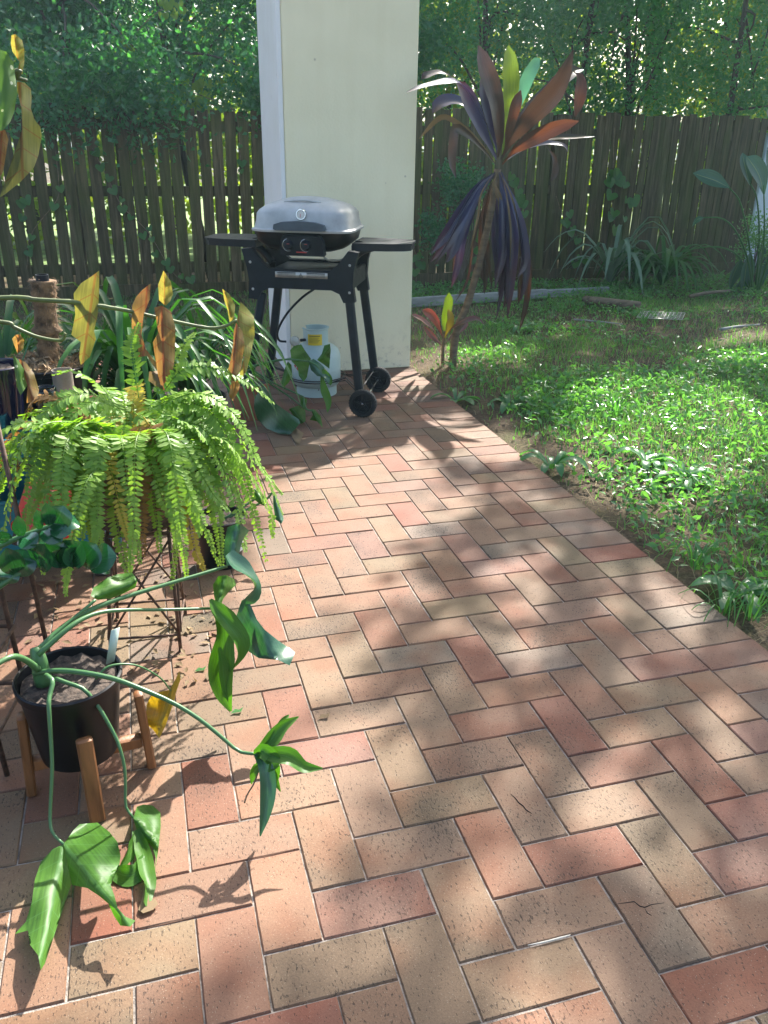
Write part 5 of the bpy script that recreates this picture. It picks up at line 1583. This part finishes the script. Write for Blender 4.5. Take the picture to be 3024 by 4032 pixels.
for out, rib, y0, y1, mt in [
    ([(400, 215), (440, 160), (500, 120), (540, 90), (540, 200), (532, 330), (512, 420), (522, 462), (490, 560), (440, 605), (430, 560), (440, 480), (388, 440), (410, 330)], [(520, 110), (450, 590)], 1.36, 1.30, M_BEG),
    ([(820, 160), (775, 195), (740, 235), (720, 280), (716, 400), (750, 490), (755, 560), (800, 555), (830, 600), (855, 640), (850, 590), (795, 520), (770, 440), (782, 330), (815, 250)], [(800, 190), (780, 560)], 1.36, 1.28, M_BEGR),
    ([(890, 90), (930, 150), (942, 220), (925, 260), (900, 282), (866, 252), (860, 170)], [(895, 275), (895, 100)], 1.36, 1.33, M_BEG),
    ([(840, 292), (880, 280), (930, 310), (955, 400), (952, 560), (940, 640), (920, 690), (890, 745), (868, 700), (850, 600), (832, 480), (860, 430), (850, 350)], [(880, 290), (895, 700)], 1.34, 1.27, M_BEGR),
    ([(1210, 190), (1250, 220), (1280, 280), (1275, 350), (1250, 372), (1240, 310), (1220, 250)], [(1265, 360), (1220, 200)], 1.36, 1.32, M_BEG),
    ([(1285, 375), (1320, 420), (1332, 500), (1312, 620), (1280, 692), (1250, 682), (1240, 640), (1258, 560), (1270, 480), (1272, 420)], [(1290, 380), (1265, 680)], 1.33, 1.27, M_BEGR),
    ([(1290, 360), (1310, 260), (1340, 290), (1382, 340), (1387, 440), (1362, 560), (1342, 640), (1290, 705), (1330, 560), (1326, 450)], [(1300, 365), (1330, 640)], 1.37, 1.33, M_BEG),
    ([(100, 570), (140, 590), (185, 650), (212, 740), (205, 800), (145, 812), (150, 720), (130, 660)], [(115, 575), (180, 800)], 1.42, 1.36, M_BEGR),
    ([(65, 462), (85, 440), (112, 438), (132, 470), (126, 520), (95, 542)], [(100, 540), (100, 440)], 1.42, 1.38, M_BEGR),
    ([(68, 540), (100, 580), (140, 640), (146, 720), (112, 770), (90, 720), (95, 650)], [(75, 545), (120, 760)], 1.40, 1.36, M_BEGG)]:
    pl(beg, 'leaf', z4(out), z4(rib), y0, y1, mt, .5, .05, 2)
pl(beg, 'dry_leaf_tip', z4([(1262, 690), (1310, 692), (1300, 740), (1268, 802), (1245, 770)]), z4([(1285, 690), (1262, 800)]), 1.28, 1.26, M_FERNB, .6, .1)
pl(beg, 'dry_leaf_tip', z4([(812, 640), (855, 635), (915, 700), (900, 745), (850, 720), (808, 690)]), z4([(830, 640), (890, 740)]), 1.28, 1.26, M_DEAD, .6, .1)
for out, rib, y0, y1, mt in [
    ([(110, 340), (150, 330), (215, 390), (235, 480), (236, 600), (216, 720), (165, 705), (190, 600), (120, 500), (104, 420)], [(195, 710), (140, 335)], .84, .80, M_BEG),
    ([(165, 790), (240, 800), (300, 860), (306, 950), (300, 1050), (330, 1150), (390, 1230), (405, 1320), (372, 1500), (330, 1620), (200, 1760), (50, 1880), (-5, 1912), (80, 1800), (170, 1650), (215, 1450), (216, 1250), (208, 1050), (165, 880)], [(190, 795), (220, 1740)], .84, .74, M_BEG),
    ([(-60, 520), (0, 480), (60, 500), (130, 600), (152, 760), (166, 900), (140, 1080), (100, 1180), (30, 1262), (-60, 1275)], [(60, 500), (40, 1250)], .82, .76, M_BEGG),
    ([(-60, 1260), (0, 1258), (50, 1260), (82, 1350), (60, 1480), (30, 1660), (0, 1722), (-60, 1740)], [(20, 1260), (-10, 1720)], .80, .76, M_BEGR)]:
    pl(beg, 'leaf', z7(out), z7(rib), y0, y1, mt, .4, .05, 2)
pot('terracotta_pot', 'terracotta pot of the begonia outside the left edge', (-1.75, 1.3), .33, .14, 0, .10, M_POTT)

# --- ZZ plant reaching in from the left
M_ZZ = leafmat('zz_leaf', (.010, .065, .028, 1), (.022, .095, .038, 1), .12, .16, .8, (1.5, 2.0, .5, 1), vein=((.03, .13, .05, 1), 0., 0., 0., .02, .5))
zz = empty('zz_plant', (-1.3, .72, .42), 'glossy dark green plant with paired oval leaves on two arching stems at the left', 'plant')
OVAL = [.25, .7, .95, 1., .9, .62, .08]
for stem, lv in [
    ([(-400, 900), (-180, 700), (0, 592), (180, 512), (370, 440), (500, 392), (620, 352)], [((190, 505), (165, 310), .030), ((370, 440), (345, 250), .022), ((470, 400), (430, 190), .032), ((520, 395), (590, 215), .062), ((600, 360), (715, 345), .05), ((300, 470), (420, 560), .05), ((420, 425), (580, 545), .055), ((500, 400), (660, 470), .05),
                                                                                            ((50, 570), (10, 455), .035), ((220, 500), (330, 600), .05)]),
    ([(-400, 1300), (-180, 1080), (0, 965), (150, 868), (350, 772), (600, 737), (850, 732), (960, 745)], [((30, 940), (40, 800), .07), ((150, 850), (60, 610), .055), ((150, 865), (225, 620), .075), ((350, 775), (410, 575), .075), ((500, 750), (600, 560), .075), ((640, 738), (760, 560), .075), ((760, 735), (900, 575), .075), ((850, 735), (1090, 690), .075),
                                                                                                        ((900, 740), (1030, 805), .045), ((250, 810), (280, 700), .04), ((700, 738), (610, 620), .05), ((560, 742), (480, 650), .05)])]:
    sp_ = [P(u, v, .76) for u, v in zL(stem)]
    MB().tube(spline(sp_, 20), np.linspace(.009, .0035, 20), 7).build('stem', M_PET, zz)
    for a, b, wd in lv:
        (u0, v0), (u1, v1) = zL([a, b])
        y1 = .76 + random.uniform(-.06, .03)
        mid_ = P((u0 + u1) / 2, (v0 + v1) / 2, (.76 + y1) / 2 - .012)
        rb(zz, 'leaf', [P(u0, v0, .76), mid_, P(u1, v1, y1)], wd * 1.0, M_ZZ, (.1, -.75, .65), .22, 14, OVAL, random.uniform(-.15, .15), 0.)
pot('black_plant_pot', 'black pot of the glossy plant at the left edge', (-1.3, .72), .44, .10, .3, .08, M_POTB)
# metal shelf the pot stands on
sh = empty('metal_plant_shelf', (-1.3, .8, 0), 'brown metal rod shelf at the left edge of the patio', 'shelf')
for (x, y) in ((-1.06, .84), (-1.10, .64), (-1.5, .95), (-1.55, .6), (-1.015, 1.0)):
    MB().tube([(x, y, 0), (x - .03, y + .01, .78)], .0065, 7).build('rod', M_RUST, sh)
for z in (.12, .29):
    MB().tube([(-1.06, .84, z), (-1.10, .64, z), (-1.55, .6, z), (-1.5, .95, z), (-1.06, .84, z)], .005, 6).build('shelf_rail', M_RUST, sh)
    for k in range(5):
        x = -1.15 - .085 * k
        MB().tube([(x, .62, z), (x, .9, z)], .003, 5).build('shelf_wire', M_RUST, sh)

# --- bench with the odds and ends behind the fern
M_BENCH = plain('dark_bench_timber', (.045, .035, .028), .8, var=.4, scale=8, bump=.4)
bn = empty('potting_bench', (-1.35, 1.95, 0), 'dark timber bench in the shade behind the fern', 'bench')
for k in range(6):
    MB().box((-1.38, 1.66 + k * .125, .43), (1.05, .11, .025), bev=.004).build('slat', M_BENCH, bn, sharp=40)
for (x, y) in ((-.90, 1.64), (-1.86, 1.64), (-.90, 2.28), (-1.86, 2.28)):
    MB().box((x, y, .205), (.05, .05, .41), bev=.005).build('leg', M_BENCH, bn, sharp=40)
M_TURQ = plain('turquoise_plastic', (.03, .22, .27), .4, var=.15, scale=6)
tub = empty('storage_tub', (-1.14, 2.06, 0), 'turquoise plastic storage tub on the ground behind the fern stand', 'tub')
b_ = MB()
x0, x1, y0, y1, h = -1.45, -.84, 1.86, 2.26, .21
b_.box(((x0 + x1) / 2, y0, h / 2), (x1 - x0, .006, h), bev=.002).box(((x0 + x1) / 2, y1, h / 2), (x1 - x0, .006, h), bev=.002)
b_.box((x0, (y0 + y1) / 2, h / 2), (.006, y1 - y0 - .007, h), bev=.002).box((x1, (y0 + y1) / 2, h / 2), (.006, y1 - y0 - .007, h), bev=.002)
b_.box(((x0 + x1) / 2, (y0 + y1) / 2, .008), (x1 - x0 - .008, y1 - y0 - .008, .006))
b_.build('wall', M_TURQ, tub, sharp=40)
MB().tube([(x0, y0 - .004, h), (x1 + .004, y0 - .004, h), (x1 + .004, y1, h), (x0, y1, h), (x0, y0 - .004, h)], .008, 6).build('rim', M_TURQ, tub)
tr = empty('turquoise_tray', (-1.16, 1.72, .445), 'turquoise tray on the bench left of the fern', 'tray')
MB().box((-1.18, 1.74, .452), (.22, .2, .012), bev=.004).build('base', M_TURQ, tr, sharp=40)
for c, d in (((-1.18, 1.642, .485), (.22, .008, .06)), ((-1.18, 1.838, .485), (.22, .008, .06)), ((-1.287, 1.74, .485), (.008, .186, .06)), ((-1.073, 1.74, .485), (.008, .186, .06))):
    MB().box(c, d, bev=.003).build('side', M_TURQ, tr, sharp=40)
M_REDP = plain('red_plastic', (.55, .015, .012), .3, var=.12, scale=6)
rbk = empty('red_bucket', (-1.03, 1.50, .19), 'bright red plastic bucket lying upside down behind the fern', 'bucket')
MB().lathe([(.0005, .15), (.062, .15), (.068, .145), (.09, .01), (.096, .01), (.096, 0), (.088, 0)], (-1.05, 1.5, .25), 28, axis=(.25, .1, 1)).build('shell', M_REDP, rbk, sharp=40)
MB().box((-1.055, 1.55, .215), (.19, .1, .025), bev=.005).build('support_board', M_BENCH, rbk, sharp=40)
M_BLUEG = plain('cobalt_glaze', (.004, .005, .022), .08, var=.2, coat=.6)
g = pot('glazed_pot', 'shiny dark blue glazed pot at the left edge behind the begonia', (-1.155, 1.80), .72, .085, .508, .06, M_BLUEG)
M_GLASS, t_, o_ = nodes('jar_glass')
gb = N(t_, 'BsdfGlass', Roughness=.03, IOR=1.45); gb.inputs['Color'].default_value = (.85, .93, .92, 1)
t_.links.new(gb.outputs[0], o_.inputs[0])
jr = empty('glass_jar', (-1.0, 1.70, .443), 'clear glass jar on the bench below the red begonia leaf', 'jar')
MB().lathe([(.001, .45), (.034, .45), (.036, .46), (.036, .63), (.032, .645), (.032, .66), (.029, .66), (.029, .642), (.033, .628), (.033, .458), (.001, .455)], (-1.0, 1.70, 0), 24).build('shell', M_GLASS, jr)
M_TIN = plain('old_tin', (.35, .30, .25), .5, metal=.4, var=.3)
tn = empty('tin_can', (-.955, 1.82, .443), 'dull tin can beside the glass jar', 'tin can')
MB().lathe([(.001, .443), (.033, .443), (.033, .685), (.031, .685), (.031, .45), (.001, .45)], (-.955, 1.82, 0), 20).build('shell', M_TIN, tn, sharp=40)
pot('terracotta_pot', 'terracotta pot half hidden by the left fern fronds', (-.88, 1.70), .60, .085, .443, .06, M_POTT)

# coir pole in a mulched pot
M_COIR = plain('coir_fibre', (.19, .115, .06), .95, var=.5, scale=30, bump=1., bscale=90)
tpot = pot('black_plant_pot', 'dark pot topped with bark mulch under the coir pole', (-1.02, 2.05), .66, .16, .443, .12, M_POTB, soil=.008)
cp_ = empty('coir_pole', (-1.03, 2.05, .63), 'shaggy brown coir climbing pole standing in the mulched pot', 'pole')
r_ = np.random.default_rng(3)
pp = spline([P(108, 790, 2.05), P(100, 700, 2.05), P(92, 606, 2.05)], 22)
mb = MB().tube(pp, .040 + .004 * r_.normal(size=22), 16)
mb.build('core', M_COIR, cp_)
a_ = r_.uniform(0, 2 * math.pi, 900); i_ = r_.integers(0, 22, 900)
b0 = pp[i_] + np.stack([.04 * np.cos(a_), .04 * np.sin(a_), r_.uniform(-.01, .01, 900)], 1)
o1 = np.stack([np.cos(a_), np.sin(a_), r_.uniform(-1.2, .6, 900)], 1) * r_.uniform(.008, .022, 900)[:, None]
sd = np.stack([-np.sin(a_), np.cos(a_), 0 * a_], 1) * .0016
v = np.stack([b0 - sd, b0 + sd, b0 + o1 + sd * 2 * r_.normal(size=(900, 1))], 1).reshape(-1, 3)
fo = link('fibres', fast_mesh('fibres', v, np.arange(2700).reshape(-1, 3), r_.uniform(0, 1, 2700)), cp_, M_COIR); fo['kind'] = 'stuff'
MB().lathe([(.022, .0), (.022, .03), (.018, .03)], pp[-1] + np.array([0, 0, -.01]), 14).build('pole_core_tube', M_BLK, cp_, sharp=40)
n_ = 900
a_ = r_.uniform(0, 2 * math.pi, n_); q_ = .155 * np.sqrt(r_.uniform(0, 1, n_))
pts = np.stack([-1.02 + q_ * np.cos(a_), 2.05 + q_ * np.sin(a_), .655 + r_.uniform(0, .035, n_) * (1.2 - q_ / .16)], 1)
v, t, rd = cloud(pts, .045, .010, r_, .8)
mo = link('bark_mulch', fast_mesh('bark_mulch', v, t, rd), None, plain('straw_mulch', (.36, .25, .14), .9, var=.5, scale=50))
tag(mo, 'pale shredded bark mulch heaped in the coir pole pot', 'mulch', kind='stuff')

# strap-leaved pot plants behind the fern
pot('black_plant_pot', 'black pot behind the fern holding dark strap leaves', (-.72, 2.30), .42, .13, .0, .10, M_POTB)
rosette('strap_leaf_plant', 'dark glossy strap-leaved plant behind the begonia stem', (-.72, 2.30, .40), 95, .5, .028, .95, M_STRAP, 41)
pot('black_plant_pot', 'black pot of the strap-leaved plant nearest the barbecue', (-.48, 2.62), .34, .13, .0, .10, M_POTB)
rosette('strap_leaf_plant', 'strap-leaved plant between the begonia and the barbecue', (-.50, 2.62, .32), 70, .46, .026, .9, M_STRAP, 42)
rosette('strap_leaf_plant', 'strap-leaved plant at the left behind the coir pole', (-1.25, 2.6, .38), 64, .5, .028, .95, M_STRAP, 43)
pot('black_plant_pot', 'black pot at the left behind the coir pole', (-1.25, 2.6), .4, .13, 0, .1, M_POTB)

rosette('strap_leaf_plant', 'low strap-leaved plant filling the gap behind the fern centre', (-.98, 2.48, .30), 56, .42, .028, .9, M_STRAP, 44)
pot('black_plant_pot', 'black pot hidden behind the fern centre', (-.98, 2.48), .32, .12, 0, .1, M_POTB)
# black pot right of the fern stand
pot('black_plant_pot', 'small black pot with a white label right of the fern stand', (-.487, 1.625), .185, .088, 0, .07, M_POTB)
p2r = empty('philodendron', (-.49, 1.62, .16), 'small dark-leaved philodendron behind the fern in the labelled black pot', 'philodendron')
pl(p2r, 'leaf', z8([(570, 1212), (600, 1258), (640, 1360), (658, 1440), (640, 1478), (590, 1442), (572, 1330)]), z8([(575, 1220), (640, 1470)]), 1.66, 1.56, M_PHILD, .5)
pl(p2r, 'leaf', z8([(412, 1190), (470, 1215), (520, 1290), (505, 1335), (455, 1310), (415, 1280)]), z8([(415, 1195), (505, 1330)]), 1.66, 1.58, M_PHIL, .5)
MB().tube(spline([(-.49, 1.62, .16), P(*z8([(480, 1300)])[0], 1.66), P(*z8([(572, 1215)])[0], 1.66)], 10), .004, 6).build('petiole', M_PET, p2r)
MB().tube(spline([(-.49, 1.62, .16), P(*z8([(440, 1260)])[0], 1.66), P(*z8([(415, 1195)])[0], 1.66)], 10), .004, 6).build('petiole', M_PET, p2r)
lb = MB()
vs = [(-.487 + .0815 * math.cos(a), 1.625 + .0815 * math.sin(a), z) for a in np.linspace(-.95, -.35, 6) for z in (.06, .125)]
lb.add(vs, [(2 * i, 2 * i + 2, 2 * i + 3, 2 * i + 1) for i in range(5)])
tag(lb.build('pot_label', plain('white_label', (.7, .7, .68), .6, var=.08)), 'white paper label stuck on the small black pot', 'label')

# second split-leaf philodendron in a terracotta pot by the barbecue
pot('terracotta_pot', 'terracotta pot left of the barbecue behind the fern', (-.16, 3.33), .20, .115, 0, .085, M_POTT)
ph2 = empty('philodendron', (-.16, 3.33, .18), 'split-leaf philodendron reaching in front of the gas bottle', 'philodendron')
for pts, ya, yb in [([(330, 330), (360, 210), (520, 165), (720, 125)], 3.3, 3.2), ([(330, 330), (380, 220), (560, 320), (700, 385), (820, 440)], 3.3, 3.1), ([(330, 340), (400, 250), (600, 370), (720, 450), (800, 515)], 3.3, 3.1),
                    ([(330, 340), (380, 215), (560, 150), (700, 135), (860, 150)], 3.3, 3.15), ([(820, 440), (825, 500), (850, 545), (900, 555)], 3.1, 3.08), ([(330, 340), (350, 300), (420, 350), (490, 345)], 3.3, 3.1), ([(860, 150), (930, 190), (980, 270)], 3.15, 3.12)]:
    MB().tube(spline(yl(z8(pts), ya, yb), 16), np.linspace(.006, .004, 16), 7).build('petiole', M_PET, ph2)
for out, rib, y0, y1, mt in [
    ([(492, 340), (450, 400), (420, 450), (414, 530), (440, 620), (520, 700), (620, 742), (710, 748), (758, 695), (792, 655), (780, 622), (700, 572), (600, 500), (530, 400)], [(490, 350), (770, 650)], 3.12, 2.92, M_PHILD),
    ([(750, 690), (822, 738), (800, 790), (785, 828), (740, 792), (714, 740)], [(755, 695), (785, 820)], 2.94, 2.90, M_DEAD),
    ([(710, 60), (740, 25), (800, 12), (830, 60), (880, 130), (862, 200), (848, 280), (820, 318), (782, 272), (770, 200), (722, 150)], [(715, 130), (820, 310)], 3.2, 3.1, M_PHIL),
    ([(690, 150), (720, 180), (727, 260), (702, 320), (660, 362), (635, 330), (650, 270), (670, 200)], [(705, 140), (650, 350)], 3.2, 3.12, M_PHIL),
    ([(860, 150), (900, 130), (960, 170), (1010, 220), (1042, 290), (1022, 342), (990, 282), (930, 270), (880, 222)], [(862, 150), (1020, 320)], 3.15, 3.06, M_PHILD),
    ([(990, 20), (1035, 8), (1042, 60), (1000, 110), (1036, 130), (1030, 212), (990, 180), (930, 140), (968, 90)], [(950, 130), (1030, 30)], 3.2, 3.24, M_PHIL),
    ([(790, 440), (850, 460), (832, 560), (800, 520)], [(820, 440), (815, 550)], 3.1, 3.06, M_PHIL),
    ([(880, 540), (912, 545), (960, 600), (976, 692), (930, 640), (870, 630), (895, 590)], [(885, 545), (965, 680)], 3.08, 3.03, M_PHIL),
    ([(700, 540), (780, 510), (835, 560), (836, 640), (800, 662), (740, 602)], [(720, 530), (820, 650)], 3.12, 3.06, M_PHIL),
    ([(25, 190), (60, 150), (90, 118), (140, 170), (200, 212), (190, 242), (100, 232)], [(90, 125), (120, 235)], 3.35, 3.28, M_PHILD)]:
    pl(ph2, 'leaf', z8(out), z8(rib), y0, y1, mt, .6, .05, 2)
rb(ph2, 'leaf_finger', yl(z8([(965, 270), (985, 380), (1018, 480), (1014, 570)]), 3.12, 3.05), .045, M_PHIL, FACE, .4, 12)
rb(ph2, 'leaf_finger', yl(z8([(975, 215), (1000, 260), (1030, 310), (1040, 350)]), 3.12, 3.08), .04, M_PHIL, FACE, .4, 12)

# --- litter on the pavers
r_ = np.random.default_rng(77)
n_ = 150
uu, vv = r_.uniform(60, 470, n_), r_.uniform(1240, 1480, n_)
pts = np.array([G(u, v, .003) for u, v in zip(uu, vv)])
pts[:, 2] += r_.uniform(0, .008, n_)
v, t, rd = cloud(pts, .028, .014, r_, 3.0)
tag(link('leaf_litter', fast_mesh('leaf_litter', v, t, rd), None, M_DEAD), 'dry leaf scraps scattered on the pavers under the fern stand', 'leaf litter', kind='stuff')
for i, (u, v, lab) in enumerate([(433, 1447, 'small pale green leaf scrap on the pavers right of the yellow leaf'), (512, 1537, 'torn green leaf scrap on the pavers below the hanging philodendron leaf'), (700, 1548, 'dry twig of leaf on a tan paver right of the red paver')]):
    p = G(u, v, .004)
    tag(MB().add([p + np.array(q) for q in ((-.018, -.004, 0), (-.004, .008, .004), (.006, .004, .002), (.018, .009, .005), (.010, -.008, .003), (-.002, -.005, .001))], [(0, 1, 2, 5), (5, 2, 3, 4)]).build('leaf_scrap', M_WEED if i < 2 else M_DEAD), lab, 'leaf scrap', 'leaf scraps on the pavers')

# cracks worn into two pavers, a pale straw caught in a joint
zE = lambda L: [((1200 + a * .78361) / SC, (2900 + b * .78361) / SC) for a, b in L]
z9 = lambda L: [((1500 + a * .91863) / SC, (2700 + b * .91863) / SC) for a, b in L]
M_CRACK = plain('crack_shadow', (.012, .009, .007), .95, var=.2)
for L in (zE([(1035, 290), (1058, 308), (1075, 332), (1098, 348), (1112, 368), (1140, 386)]), z9([(1015, 935), (1050, 930), (1085, 925), (1110, 945), (1130, 950), (1160, 938), (1215, 930)]), z9([(1130, 950), (1142, 975), (1160, 985)])):
    MB().tube([G(u, v, .0008) for u, v in L], [.0004, .0011, .0013, .0005], 5).build('crack', M_CRACK, patio)
tag(MB().tube(spline([G(u, v, .003) for u, v in z9([(630, 1112), (700, 1098), (770, 1080), (812, 1068)])], 10), [.0008, .002, .0022, .001], 5).build('straw', plain('pale_straw', (.62, .58, .48), .6, var=.1)), 'single pale straw lying along a paver joint in the foreground', 'straw')

# ------------------------------------------------------------------ added thin veil of lit air, standing in for lens flare
hz = MB().box((0, 0, 3.9), (260, 260, 9.8)).build('flare_veil', None, smooth=False)
hm = bpy.data.materials.new('flare_veil_air'); hm.use_nodes = True
ht = hm.node_tree; ht.nodes.clear()
ho = ht.nodes.new('ShaderNodeOutputMaterial')
pv = ht.nodes.new('ShaderNodeVolumePrincipled')
pv.inputs['Color'].default_value = (.62, .93, 1., 1)
pv.inputs['Density'].default_value = .0022
pv.inputs['Anisotropy'].default_value = .55
ht.links.new(pv.outputs[0], ho.inputs['Volume'])
hz.data.materials.clear(); hz.data.materials.append(hm)
tag(hz, 'thin added veil standing in for lens flare across the view', kind='stuff')
